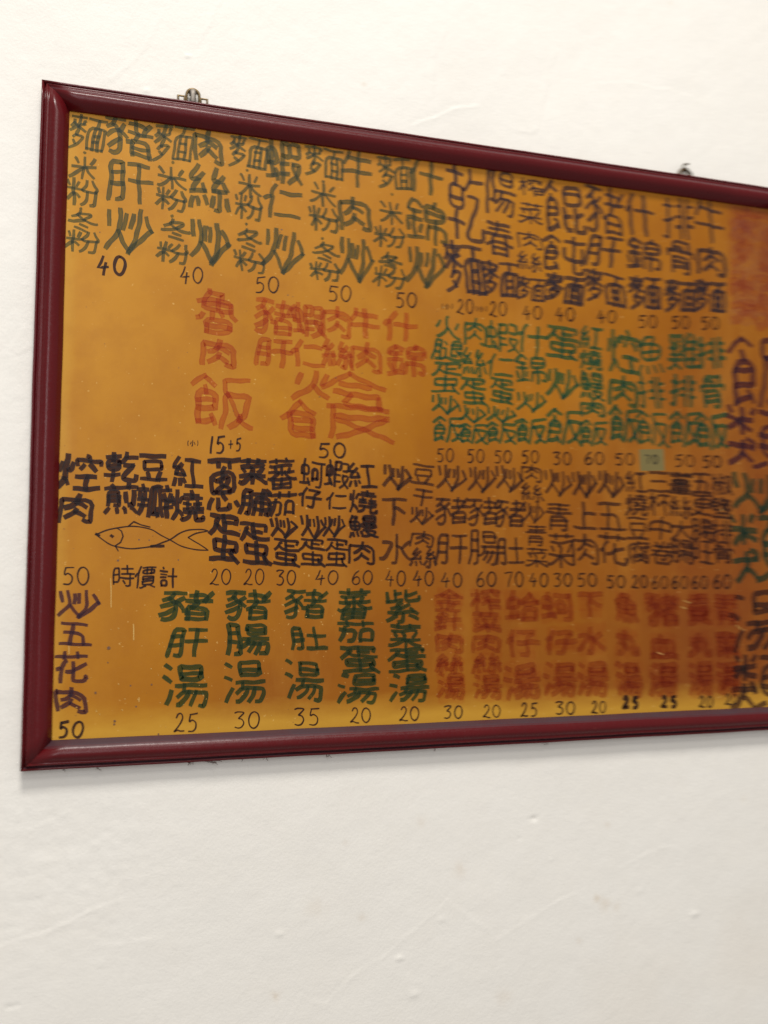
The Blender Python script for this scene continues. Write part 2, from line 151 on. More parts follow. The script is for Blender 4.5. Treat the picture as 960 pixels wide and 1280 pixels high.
WRITING = [
 ["dish_name","olive",6.5,"豬肝炒",[114.0,-61.2,56.7,54.6,114.2,-124.7,56.4,56.3,115.6,-195.4,58.3,64.7]],
 ["noodle_choice","olive",4.13,"麵米粉冬粉..",[60.0,-63.4,43.0,49.4,55.0,-112.4,30.5,31.2,55.8,-145.7,38.6,35.5,55.8,-185.6,34.4,28.6,57.5,-214.1,40.4,29.6,56.5,-90.9,3.1,3.4,53.3,-169.3,3.0,3.3]],
 ["price","black",3.9,"40",[83.6,-244.3,18.4,29.7,104.1,-242.2,20.6,29.8]],
 ["dish_name","olive",7.11,"肉絲炒",[220.8,-59.6,37.5,44.3,222.6,-119.8,52.8,64.7,223.6,-198.0,52.5,61.7]],
 ["noodle_choice","olive",4.37,"麵米粉冬粉..",[172.7,-60.7,48.6,55.3,170.2,-111.7,36.5,30.9,171.8,-142.3,38.6,31.9,177.8,-183.7,36.5,30.6,176.2,-216.8,40.6,28.2,172.0,-88.4,3.2,3.4,172.2,-165.1,3.2,3.4]],
 ["price","black",2.27,"40",[190.9,-246.9,15.0,25.9,207.6,-245.2,16.8,26.0]],
 ["dish_name","olive",6.31,"蝦仁炒",[327.2,-65.9,48.6,62.0,326.3,-126.6,53.0,49.6,326.7,-200.7,55.0,63.2]],
 ["noodle_choice","olive",4.18,"麵米粉冬粉..",[275.6,-58.9,49.8,47.2,278.3,-108.0,29.4,32.8,278.5,-140.7,37.2,37.3,278.9,-187.3,33.7,32.5,280.3,-218.4,42.6,30.0,274.7,-86.1,3.4,3.5,274.2,-164.6,3.4,3.5]],
 ["price","black",2.03,"50",[293.7,-250.5,16.7,25.4,312.4,-248.7,18.7,25.5]],
 ["dish_name","olive",6.47,"牛肉炒",[436.3,-63.1,43.8,53.7,431.3,-130.6,43.5,50.8,434.7,-199.9,50.5,64.7]],
 ["noodle_choice","olive",4.38,"麵米粉冬粉..",[387.0,-58.9,52.4,48.4,384.7,-107.4,35.5,33.6,385.9,-144.4,42.6,35.8,388.3,-194.1,37.7,29.7,388.3,-222.5,42.4,27.2,384.7,-88.2,3.6,3.6,383.6,-173.3,3.5,3.6]],
 ["price","black",2.12,"50",[398.9,-253.4,17.0,25.9,417.8,-251.6,19.0,26.1]],
 ["dish_name","olive",6.77,"什錦炒",[543.2,-61.2,50.9,52.5,541.2,-129.7,60.8,64.3,540.5,-199.9,57.9,61.3]],
 ["noodle_choice","olive",4.43,"麵米粉冬粉..",[492.9,-60.4,49.8,51.9,486.3,-122.7,33.4,34.3,484.8,-159.5,45.6,31.7,485.8,-197.0,34.5,21.8,484.4,-221.3,46.6,31.4,488.9,-94.2,3.7,3.7,482.2,-184.1,3.7,3.6]],
 ["price","black",2.22,"50",[499.8,-253.6,16.1,25.3,517.8,-252.0,18.0,25.4]],
 ["dish_name","purple",6.25,"乾麵",[605.9,-90.8,57.4,111.0,603.0,-196.0,59.5,79.5]],
 ["size_note","black",1.29,"(小)",[566.3,-257.3,3.8,9.8,573.9,-256.7,7.6,8.6,581.6,-256.0,3.8,9.8]],
 ["price","black",2.31,"20",[594.7,-254.8,13.3,24.6,609.5,-253.5,14.9,24.7]],
 ["dish_name","purple",5.29,"陽春麵",[664.2,-70.8,45.5,69.1,660.2,-142.4,42.6,55.7,660.3,-205.3,55.7,55.2]],
 ["size_note","black",1.32,"(小)",[621.5,-256.1,3.9,9.9,629.3,-255.5,7.8,8.7,637.1,-254.8,3.9,9.9]],
 ["price","black",2.36,"20",[647.6,-253.8,14.2,24.9,663.4,-252.5,15.9,25.0]],
 ["dish_name","purple",3.69,"榨菜肉絲麵",[715.9,-53.9,38.4,28.5,714.9,-96.5,38.2,33.5,711.2,-139.2,38.1,28.2,710.5,-173.7,38.0,30.6,712.2,-216.6,43.3,38.0]],
 ["price","black",2.42,"40",[703.9,-255.2,15.7,23.9,721.5,-253.6,17.6,24.0]],
 ["dish_name","purple",6.69,"餛飩麵",[771.8,-80.6,67.2,81.0,769.8,-155.9,66.8,59.4,769.7,-211.2,63.8,46.2]],
 ["price","black",2.48,"40",[759.6,-252.9,16.1,24.2,777.6,-251.3,18.0,24.3]],
 ["dish_name","purple",6.0,"豬肝麵",[844.1,-74.4,63.4,76.9,841.9,-144.4,60.2,49.9,841.4,-204.4,65.7,54.7]],
 ["price","black",2.55,"40",[832.1,-250.5,16.6,23.3,850.6,-248.9,18.6,23.3]],
 ["dish_name","purple",6.17,"什錦麵",[908.1,-74.7,50.3,67.1,913.0,-140.7,59.0,53.3,913.6,-204.1,55.8,55.5]],
 ["price","black",2.63,"50",[905.2,-252.1,17.1,23.6,924.3,-250.5,19.1,23.7]],
 ["dish_name","purple",6.02,"排骨麵",[979.8,-71.5,54.8,68.1,981.6,-138.8,45.5,54.0,978.9,-203.3,57.3,53.5]],
 ["price","black",2.69,"50",[966.2,-248.3,16.8,23.9,984.9,-246.7,18.8,24.0]],
 ["dish_name","purple",6.48,"牛肉麵",[1041.0,-72.5,53.0,71.7,1039.6,-138.1,49.6,49.2,1035.3,-198.1,55.5,54.1]],
 ["price","black",2.75,"50",[1022.1,-244.9,17.2,24.2,1041.3,-243.3,19.3,24.2]],
 ["dish_name","red",7.6,"魯肉飯",[234.6,-295.9,52.4,63.3,237.4,-352.0,43.5,38.1,242.5,-420.9,76.0,73.3]],
 ["size_note","black",1.07,"(小)",[198.2,-479.4,3.2,8.7,204.6,-479.1,6.4,7.6,210.9,-478.8,3.2,8.7]],
 ["price","black",2.95,"15",[229.1,-480.2,10.7,26.4,241.0,-479.7,15.1,26.4]],
 ["price","black",2.06,"+5",[255.3,-479.1,9.3,19.9,265.7,-478.6,9.3,19.9]],
 ["dish_name","red",6.63,"豬肝",[315.8,-294.6,52.1,50.6,314.9,-346.3,49.6,38.8]],
 ["dish_name","red",6.78,"蝦仁",[363.9,-295.2,44.0,46.5,362.8,-345.1,43.8,36.9]],
 ["dish_name","red",6.91,"肉絲",[404.8,-294.1,40.1,44.6,404.7,-342.0,42.3,39.6]],
 ["dish_name","red",7.04,"牛肉",[446.4,-294.1,40.8,42.6,448.6,-343.5,43.1,42.4]],
 ["dish_name","red",7.23,"什錦",[501.1,-294.4,49.2,43.2,509.3,-343.9,56.6,47.7]],
 ["dish_name","red",8.28,"烩会饭反",[366.4,-389.8,53.0,43.6,428.2,-392.9,87.6,53.5,366.5,-440.1,75.7,54.7,436.4,-440.0,87.6,50.9]],
 ["price","black",3.06,"50",[385.2,-481.4,20.2,23.9,407.8,-480.4,22.7,24.0]],
 ["dish_name","teal",4.37,"火腿蛋炒飯",[574.8,-288.3,35.6,34.1,574.3,-323.6,48.2,31.5,571.3,-366.1,42.9,45.8,569.5,-405.8,40.2,28.7,572.8,-442.6,47.7,38.1]],
 ["price","black",2.24,"50",[559.8,-481.1,13.5,22.5,574.8,-480.5,15.0,22.5]],
 ["dish_name","teal",4.45,"肉絲蛋炒飯",[618.3,-292.1,33.6,39.3,616.3,-337.6,36.1,41.5,615.5,-383.8,38.5,38.8,611.1,-417.9,42.2,26.5,613.2,-446.6,43.4,31.2]],
 ["price","black",2.28,"50",[607.6,-480.4,13.7,22.7,622.9,-479.8,15.4,22.8]],
 ["dish_name","teal",4.53,"蝦仁蛋炒飯",[662.5,-296.0,50.1,44.6,657.7,-340.8,42.0,34.5,659.6,-379.9,36.7,36.7,658.9,-416.5,47.0,24.4,658.4,-444.5,46.9,31.5]],
 ["price","black",2.33,"50",[651.2,-479.9,14.0,21.7,666.8,-479.2,15.6,21.8]],
 ["dish_name","teal",5.11,"什錦炒飯",[713.1,-294.5,45.8,42.6,708.0,-342.2,48.2,44.8,708.1,-394.2,48.0,32.1,707.2,-437.3,47.9,39.3]],
 ["price","black",2.37,"50",[695.7,-478.1,14.3,21.9,711.6,-477.5,15.9,22.0]],
 ["dish_name","teal",5.89,"蛋炒飯",[763.2,-298.2,52.2,50.6,761.5,-363.7,52.0,47.6,763.8,-429.6,60.0,54.7]],
 ["price","black",2.43,"30",[748.7,-478.4,15.2,22.1,765.6,-477.8,17.0,22.2]],
 ["dish_name","teal",4.84,"紅燒鰻肉飯",[813.5,-285.4,36.5,35.9,812.4,-321.1,36.4,30.6,812.6,-361.7,39.1,43.1,812.9,-398.3,39.0,25.2,813.1,-435.9,44.5,40.1]],
 ["price","black",2.48,"60",[802.5,-476.3,16.8,22.4,821.2,-475.6,18.8,22.5]],
 ["dish_name","teal",6.49,"焢肉飯",[871.0,-302.8,54.6,67.2,865.9,-367.3,48.5,46.1,868.3,-421.9,54.1,55.9]],
 ["price","black",2.54,"50",[855.5,-475.5,17.1,21.4,874.6,-474.7,19.2,21.5]],
 ["dish_name","teal",5.05,"魚排飯",[920.1,-303.1,43.9,60.0,919.2,-365.3,46.6,49.2,918.4,-424.5,52.3,53.9]],
 ["price","grey",2.43,"70",[907.2,-473.5,11.7,16.5,920.2,-473.0,13.0,16.6]],
 ["dish_name","teal",5.71,"雞排飯",[979.5,-294.7,54.0,58.2,976.8,-359.2,44.8,49.8,978.6,-421.6,56.5,54.6]],
 ["price","black",2.65,"50",[963.5,-473.8,17.9,21.9,983.5,-473.1,20.0,21.9]],
 ["dish_name","teal",6.18,"排骨飯",[1032.4,-293.5,52.1,50.8,1031.0,-357.2,42.7,53.0,1026.5,-421.9,57.6,57.7]],
 ["price","black",2.7,"50",[1014.4,-473.2,17.6,22.1,1034.0,-472.4,19.7,22.2]],
 ["dish_name","black",6.82,"焢肉",[60.9,-522.3,49.4,46.1,58.2,-571.5,39.3,37.4]],
 ["price","black",1.96,"50",[49.4,-658.3,16.2,25.6,67.4,-658.3,18.1,25.7]],
 ["dish_name","black",6.11,"乾煎",[112.8,-515.1,40.5,38.3,112.7,-556.5,40.4,40.1]],
 ["dish_name","black",6.01,"豆瓣",[153.8,-514.7,33.1,34.3,156.6,-558.5,43.3,42.7]],
 ["dish_name","black",5.89,"紅燒",[197.7,-518.6,38.0,41.2,198.4,-563.9,40.0,40.9]],
 ["price_note","black",2.66,"時價計",[117.8,-659.2,25.1,27.1,146.1,-659.2,24.4,28.3,175.9,-660.2,21.7,26.4]],
 ["dish_name","black",6.73,"蔥蛋",[247.0,-533.3,41.0,70.0,247.8,-608.4,38.6,62.8]],
 ["price","black",1.91,"20",[235.3,-659.0,13.9,23.6,250.7,-659.0,15.5,23.6]],
 ["dish_name","black",6.37,"菜脯蛋",[286.0,-515.5,36.3,35.4,290.7,-557.3,41.7,37.4,290.1,-614.3,37.2,56.8]],
 ["price","black",1.95,"20",[280.6,-659.0,13.7,23.8,295.9,-658.9,15.3,23.9]],
 ["dish_name","black",4.74,"蕃茄炒蛋",[326.0,-516.3,37.0,42.4,328.4,-558.6,33.5,33.3,328.6,-591.8,35.7,28.7,333.2,-625.9,34.5,36.3]],
 ["price","black",1.99,"30",[324.7,-660.0,13.5,23.0,339.7,-660.0,15.1,23.0]],
 ["dish_name","black",4.06,"蚵仔炒蛋",[368.9,-514.8,33.1,37.2,367.8,-548.6,30.7,26.9,370.2,-590.0,34.1,32.4,370.3,-625.6,32.9,36.6]],
 ["dish_name","black",3.87,"蝦仁炒蛋",[404.6,-514.7,32.5,37.5,404.6,-552.2,27.8,24.9,401.1,-589.4,30.0,30.3,404.5,-625.3,29.9,36.9]],
 ["price","black",2.04,"40",[380.8,-659.9,15.8,22.1,398.5,-659.9,17.7,22.2]],
 ["dish_name","black",4.45,"紅燒鰻肉",[442.0,-514.6,38.9,34.4,443.1,-552.3,38.9,33.1,442.9,-587.6,39.9,31.8,440.5,-624.9,35.1,31.6]],
 ["price","black",2.09,"60",[431.9,-659.8,15.2,22.4,448.8,-659.8,17.0,22.5]],
 ["dish_name","brown",5.17,"炒下水",[493.3,-516.3,41.0,35.9,489.4,-566.1,34.8,36.8,491.4,-618.8,45.5,43.4]],
 ["price","black",2.14,"40",[481.6,-660.9,15.0,23.8,498.2,-660.9,16.8,23.9]],
 ["dish_name","brown",3.95,"豆干炒肉絲",[533.5,-510.3,33.2,28.1,532.0,-544.2,28.2,23.3,530.5,-571.0,34.2,25.5,531.4,-604.5,32.9,23.1,533.5,-631.0,36.6,27.6]],
 ["price","black",2.18,"40",[523.5,-660.8,15.3,24.0,540.5,-660.8,17.1,24.1]],
 ["dish_name","brown",4.56,"炒豬肝",[576.8,-515.9,42.6,39.0,577.5,-561.8,47.4,39.9,576.7,-619.0,46.0,43.0]],
 ["price","black",2.22,"40",[565.9,-663.1,16.1,23.1,583.9,-663.1,18.0,23.1]],
 ["dish_name","brown",4.39,"炒豬腸",[624.9,-515.6,42.2,39.4,626.6,-561.9,45.9,40.3,625.7,-616.2,44.4,49.4]],
 ["price","black",2.27,"60",[619.9,-661.9,15.9,24.5,637.6,-661.9,17.8,24.6]],
 ["dish_name","brown",4.47,"炒豬肚",[668.7,-514.1,41.7,38.5,670.3,-563.3,45.4,40.7,667.9,-620.5,42.6,39.1]],
 ["price","black",2.31,"70",[665.1,-661.8,15.1,24.7,681.9,-661.8,16.8,24.8]],
 ["dish_name","brown",3.41,"肉絲炒青菜",[705.7,-502.0,31.8,26.7,707.6,-532.3,34.4,26.6,708.2,-563.6,31.7,30.1,711.4,-596.1,31.6,31.2,712.0,-629.6,34.2,28.7]],
 ["price","black",2.35,"40",[705.3,-663.0,15.3,22.6,722.4,-663.0,17.1,22.7]],
 ["dish_name","brown",4.34,"炒青菜",[749.3,-517.6,44.4,40.4,749.4,-566.4,40.3,41.3,752.1,-617.2,42.8,50.7]],
 ["price","black",2.39,"30",[745.2,-663.0,15.0,22.8,761.9,-662.9,16.8,22.8]],
 ["dish_name","brown",5.3,"炒上肉",[795.5,-517.4,41.2,40.8,794.1,-564.2,38.3,39.3,793.9,-616.8,40.9,46.3]],
 ["price","black",2.43,"50",[784.8,-662.9,16.4,22.9,803.1,-662.9,18.4,23.0]],
 ["dish_name","brown",5.1,"炒五花",[841.2,-516.0,44.8,41.2,839.6,-565.8,44.6,39.6,840.7,-616.3,47.2,46.7]],
 ["price","black",2.48,"50",[834.2,-665.3,16.2,22.0,852.3,-665.3,18.1,22.0]],
 ["dish_name","brown",4.28,"紅燒豆腐",[885.1,-509.7,35.6,32.7,885.2,-546.1,36.9,32.6,885.3,-583.5,35.4,32.4,885.4,-619.6,38.2,34.7]],
 ["price","black",2.52,"20",[877.4,-665.3,13.9,22.2,892.9,-665.3,15.6,22.2]],
 ["dish_name","brown",4.35,"三杯中卷",[926.8,-508.3,37.7,30.5,926.8,-543.8,39.0,35.4,926.8,-581.6,37.5,35.2,926.7,-619.2,38.8,35.0]],
 ["price","black",2.56,"60",[912.4,-666.6,14.8,22.3,928.8,-666.6,16.5,22.4]],
 ["dish_name","brown",4.42,"薑絲大腸",[966.1,-509.6,39.7,35.8,964.5,-547.9,38.1,33.1,964.4,-583.5,38.0,30.4,964.4,-618.8,39.4,35.3]],
 ["price","black",2.6,"60",[948.3,-666.6,15.0,22.5,965.0,-666.6,16.7,22.5]],
 ["dish_name","brown",4.48,"五更腸旺",[1004.6,-508.4,37.4,31.0,1004.5,-544.4,37.3,33.4,1002.8,-582.8,37.1,33.2,1002.7,-618.5,37.1,35.6]],
 ["price","black",2.64,"60",[984.7,-666.6,15.2,22.6,1001.6,-666.6,17.0,22.7]],
 ["dish_name","brown",4.22,"椒鹽排骨",[1042.1,-509.8,36.4,33.8,1040.3,-547.4,36.3,33.6,1040.1,-584.8,36.2,33.4,1039.9,-619.4,36.1,33.3]],
 ["price","black",2.68,"60",[1025.4,-665.3,16.8,25.4,1044.1,-665.3,18.8,25.4]],
 ["dish_name","plum",4.96,"炒五花肉",[62.2,-695.2,46.8,36.8,60.2,-732.8,36.9,27.4,56.4,-774.2,38.6,38.3,57.5,-815.4,34.7,31.0]],
 ["price","black",3.44,"50",[48.8,-851.9,15.5,23.8,66.1,-852.7,17.4,23.9]],
 ["dish_name","green",6.02,"豬肝湯",[200.3,-697.2,62.5,40.1,201.0,-745.6,49.8,37.7,199.7,-801.9,53.7,54.0]],
 ["price","black",1.85,"25",[191.9,-849.2,15.2,25.7,208.9,-849.9,15.4,25.8]],
 ["dish_name","green",5.76,"豬腸湯",[280.9,-696.7,56.3,39.8,281.3,-742.9,56.1,40.6,277.5,-801.2,51.4,52.9]],
 ["price","black",1.92,"30",[270.8,-849.4,16.8,24.1,289.5,-850.2,18.8,24.2]],
 ["dish_name","green",5.48,"豬肚湯",[361.4,-696.2,53.9,39.5,363.7,-743.2,47.0,31.6,358.3,-800.5,49.0,51.8]],
 ["price","black",1.99,"35",[352.1,-848.6,17.4,25.7,371.5,-849.4,17.6,25.8]],
 ["dish_name","green",5.67,"蕃茄蛋湯",[429.8,-696.7,46.3,42.3,432.0,-734.5,48.6,29.9,437.7,-774.4,50.8,35.3,435.2,-813.9,55.2,39.4]],
 ["price","black",2.06,"20",[429.4,-849.7,14.4,22.9,445.5,-850.3,16.1,22.9]],
 ["dish_name","green",5.6,"紫菜蛋湯",[500.3,-699.4,47.8,45.2,503.6,-742.3,45.3,33.7,506.9,-777.1,52.4,33.6,510.1,-815.2,54.7,37.9]],
 ["price","black",2.12,"20",[500.6,-850.4,14.4,22.1,516.6,-851.0,16.1,22.2]],
 ["dish_name","crimson",6.03,"金針肉絲湯",[570.8,-691.9,40.7,32.2,570.4,-722.8,39.4,27.5,571.2,-752.5,38.1,27.3,570.8,-782.1,39.2,27.2,572.9,-815.0,39.1,36.1]],
 ["price","black",2.19,"30",[566.9,-850.8,14.2,20.2,582.8,-851.5,15.9,20.3]],
 ["dish_name","crimson",6.18,"榨菜肉絲湯",[629.5,-692.2,44.3,32.6,628.9,-724.7,41.6,29.0,628.4,-754.8,41.5,27.7,629.1,-784.7,42.7,29.9,629.8,-818.0,42.6,34.3]],
 ["price","black",2.24,"20",[626.7,-852.1,13.5,20.5,641.7,-852.7,15.1,20.5]],
 ["dish_name","crimson",7.45,"蛤仔湯",[686.9,-701.9,51.8,44.7,685.7,-755.9,49.0,39.7,684.5,-812.8,53.9,48.6]],
 ["price","black",2.3,"25",[686.2,-852.2,13.8,21.9,701.6,-852.8,13.9,21.9]],
 ["dish_name","crimson",7.64,"蚵仔湯",[744.5,-702.4,50.4,41.7,747.1,-754.7,47.6,36.7,745.6,-811.2,52.7,49.3]],
 ["price","black",2.36,"30",[743.6,-852.1,15.9,21.0,761.4,-852.8,17.9,21.1]],
 ["dish_name","crimson",8.21,"下水湯",[799.6,-700.4,40.7,36.2,798.0,-754.4,46.0,40.6,800.3,-812.8,49.9,49.8]],
 ["price","black",2.41,"20",[801.7,-853.2,12.1,20.1,815.2,-853.7,13.5,20.1]],
 ["dish_name","crimson",9.22,"魚丸湯",[861.4,-704.5,39.0,43.9,860.9,-758.0,38.8,38.7,861.7,-813.5,41.5,50.4]],
 ["price","black",5.23,"25",[855.3,-848.1,14.2,21.5,871.2,-848.7,14.3,21.6]],
 ["dish_name","crimson",9.87,"豬血湯",[924.7,-708.7,54.3,49.4,923.9,-765.3,48.4,36.7,923.3,-816.6,48.2,51.1]],
 ["price","black",5.68,"25",[922.3,-849.3,14.6,21.8,938.6,-849.9,14.7,21.9]],
 ["dish_name","crimson",9.71,"貢丸湯",[991.2,-709.2,41.1,47.6,990.3,-764.1,40.9,37.2,990.8,-817.4,43.7,51.8]],
 ["price","black",2.61,"20",[989.3,-851.8,13.1,19.6,1003.8,-852.4,14.6,19.7]],
 ["dish_name","crimson",9.9,"青菜湯",[1041.6,-709.7,41.9,48.0,1040.4,-765.1,41.7,40.1,1039.4,-817.6,41.6,49.8]],
 ["price","black",2.66,"20",[1037.1,-849.9,12.0,18.6,1050.4,-850.3,13.4,18.6]],
 ["section_heading","rose",13.47,"麵類",[1141.1,-91.4,113.2,112.1,1135.6,-194.4,112.2,91.1]],
 ["section_heading","violet",8.8,"飯類",[1125.9,-319.1,117.3,119.2,1120.0,-430.7,116.2,96.0]],
 ["section_heading","teal2",9.37,"炒類",[1112.1,-520.8,102.8,65.8,1113.5,-612.2,105.3,109.1]],
 ["section_heading","brown",8.85,"湯類",[1104.2,-730.7,101.1,94.4,1099.2,-824.4,100.3,83.0]],
]
FISH = [[82.2,-604.5,94.7,-599.3,107.8,-595.6,121.0,-593.6,136.5,-593.3,152.2,-597.0,163.6,-603.3,176.1,-610.1,191.1,-618.0,207.2,-622.5,226.8,-623.5],[226.8,-623.5,214.0,-614.7,200.1,-606.9],[200.1,-606.9,211.5,-600.7,226.5,-597.6],[82.2,-604.5,92.8,-612.3,103.9,-618.6,117.1,-621.6,132.6,-622.2,150.4,-619.7,163.8,-615.3,176.1,-610.1,188.5,-601.7,202.2,-596.4,218.3,-595.9,226.5,-597.6],[108.9,-595.6,114.4,-599.4,116.4,-606.3,113.7,-614.3,107.2,-619.0,111.0,-626.0],[122.1,-593.5,129.7,-586.9,138.7,-590.9,151.0,-593.5],[152.6,-619.4,168.4,-618.1],[101.8,-605.3,103.6,-606.7],[83.0,-603.6,86.6,-605.6]]
CREASES = [[0.5,[235,166,220,127,205,98]],[0.6,[150,117,131,70,89,24]],[0.35,[19,130,14,55,13,15]],[0.45,[578,240,578,174,561,139,558,74,565,56]],[0.9,[528,28,562,41,595,60,631,71]],[0.3,[688,147,674,129,663,110]],[0.55,[772,189,761,157,745,97,733,49,727,41,696,39]],[0.4,[839,142,906,153,967,153,1016,150]],[0.7,[-22,-1112,37,-1099,84,-1080,122,-1069]],[0.6,[77,-972,74,-1016,85,-1056]],[0.5,[334,-1253,356,-1215,394,-1230,427,-1198,473,-1177,513,-1150,567,-1112,645,-1171,741,-1129,767,-1123]],[0.45,[842,-1092,890,-1074,918,-1069,946,-1074]],[0.5,[15,-974,57,-953]],[0.5,[-36,-369,-13,-333,-10,-363,-31,-374]],[0.4,[-18,-494,-2,-451]],[0.35,[76,-1127,124,-1123,163,-1119]]]
DENTS = [[703,-1011,-1.2,3],[495,-1183,0.9,3],[970,-1172,0.8,4],[516,-1233,0.6,4],[191,76,1.0,2],[135,15,0.6,3],[558,-1138,0.4,3],[874,-1130,0.3,4],[328,-1133,0.5,3],[-5,-1184,-0.8,2],[4,-1183,-0.6,2],[679,-1037,-0.4,2],[730,-1071,0.3,2]]
STAINS = [[323,-1212,5,0.8],[804,-1133,5,0.8],[816,-1142,8,0.5],[836,-1149,6,0.35],[586,-1072,8,0.4],[529,-1003,7,0.3],[1061,-1243,70,0.2],[868,-1307,90,0.15],[449,76,4,0.5],[418,-1021,4,0.3],[441,-1124,5,0.35],[377,-1104,12,0.25],[985,308,4,0.4],[650,-1253,10,0.3],[1066,-1008,6,0.2],[824,-1028,4,0.4],[772,-1191,5,0.35]]
SCUFFS = [[0.9329446064139941,[102.2,-661.3,103.6,-699.0]],[1.1661807580174925,[131.8,-720.4,132.7,-741.5]],[1.1661807580174925,[52.7,-747.4,53.3,-757.7]],[0.8746355685131195,[140.6,-815.0,140.7,-821.0]],[0.8746355685131195,[221.3,-811.8,222.9,-816.4]],[0.8746355685131195,[114.4,-796.3,115.0,-798.1]],[0.8746355685131195,[119.4,-829.7,120.3,-831.2]],[0.8746355685131195,[87.8,-829.3,88.7,-831.7]],[0.8746355685131195,[154.9,-778.1,155.8,-779.6]],[0.8746355685131195,[112.9,-725.2,113.8,-727.0]],[0.7288629737609329,[164.7,-746.6,165.6,-747.8]],[0.8746355685131195,[92.2,-833.9,92.8,-835.1]],[0.8746355685131195,[138.9,-816.8,139.8,-818.6]],[0.8746355685131195,[223.4,-738.5,225.6,-739.8]],[0.9592326139088729,[963.5,-694.9,975.9,-699.1]],[1.4388489208633093,[912.2,-774.0,923.0,-777.8]],[0.9592326139088729,[957.9,-704.4,968.2,-708.1]],[0.9592326139088729,[1057.3,-734.0,1073.0,-744.8]]]
SPOTS = [[101.8,-750.8,2.2],[86.8,-807.2,1.5],[111.0,-844.1,1.6],[110.5,-847.9,1.3],[156.2,-799.1,1.2],[137.3,-826.8,1.3],[166.1,-863.1,1.3],[76.9,-789.2,1.0],[129.8,-799.8,1.1],[110.8,-637.9,1.6],[187.9,-636.7,1],[136.8,-610.6,1.1],[149.8,-610.9,1],[321.9,-170.7,0.9],[333.8,-261.8,1],[340.7,-263.5,0.7],[100.9,-35.7,0.8],[324.2,-167.0,1.3],[531.1,-866.1,1.0],[269.2,-596.1,1.2]]

# ------------------------------------------------------------------ helpers
rng = random.Random(7)

def link(name, verts, faces, mat, parent=None, uvs=None, smooth=False):
    me = bpy.data.meshes.new(name)
    me.from_pydata(verts, [], faces)
    if uvs is not None:
        lay = me.uv_layers.new(name='UVMap')
        flat = [c for fc in faces for i in fc for c in uvs[i]]
        lay.data.foreach_set('uv', flat)
    if smooth:
        me.polygons.foreach_set('use_smooth', [True] * len(me.polygons))
    me.materials.append(mat)
    me.update()
    o = bpy.data.objects.new(name, me)
    COL.objects.link(o)
    if parent is not None:
        o.parent = parent
    return o

def new_mat(name):
    m = bpy.data.materials.new(name); m.use_nodes = True
    nt = m.node_tree
    return m, nt, nt.nodes, nt.links, nt.nodes['Principled BSDF']

def node(nt, kind, **kw):
    n = nt.nodes.new(kind)
    for k, v in kw.items():
        if k.startswith('_'):
            n.inputs[k[1:].replace('_', ' ')].default_value = v
        else:
            setattr(n, k, v)
    return n

def math_node(nt, op, a, b=None, c=None, clamp=False):
    n = nt.nodes.new('ShaderNodeMath'); n.operation = op; n.use_clamp = clamp
    for i, v in enumerate((a, b, c)):
        if v is None: continue
        if isinstance(v, (int, float)): n.inputs[i].default_value = v
        else: nt.links.new(v, n.inputs[i])
    return n.outputs[0]

def mix_col(nt, fac, a, b, mode='MIX'):
    n = nt.nodes.new('ShaderNodeMix'); n.data_type = 'RGBA'; n.blend_type = mode
    for sock, v in ((n.inputs[0], fac), (n.inputs[6], a), (n.inputs[7], b)):
        if isinstance(v, (int, float)): sock.default_value = v
        elif isinstance(v, tuple): sock.default_value = v if len(v) == 4 else v + (1,)
        else: nt.links.new(v, sock)
    return n.outputs[2]

def noise(nt, vec, scale, detail=3.0, rough=0.5):
    n = nt.nodes.new('ShaderNodeTexNoise')
    n.inputs['Scale'].default_value = scale; n.inputs['Detail'].default_value = detail
    n.inputs['Roughness'].default_value = rough
    if vec is not None: nt.links.new(vec, n.inputs['Vector'])
    return n.outputs['Fac']

def mapping(nt, vec, scale=(1, 1, 1), loc=(0, 0, 0), rot=(0, 0, 0)):
    n = nt.nodes.new('ShaderNodeMapping')
    n.inputs['Scale'].default_value = scale; n.inputs['Location'].default_value = loc
    n.inputs['Rotation'].default_value = rot
    nt.links.new(vec, n.inputs['Vector'])
    return n.outputs[0]

def ramp(nt, fac, stops):
    n = nt.nodes.new('ShaderNodeValToRGB'); e = n.color_ramp.elements
    while len(e) < len(stops): e.new(0.5)
    for el, (p_, c) in zip(e, stops):
        el.position = p_; el.color = (c if isinstance(c, tuple) else (c, c, c)) + (1,)
    nt.links.new(fac, n.inputs[0])
    return n.outputs[0]

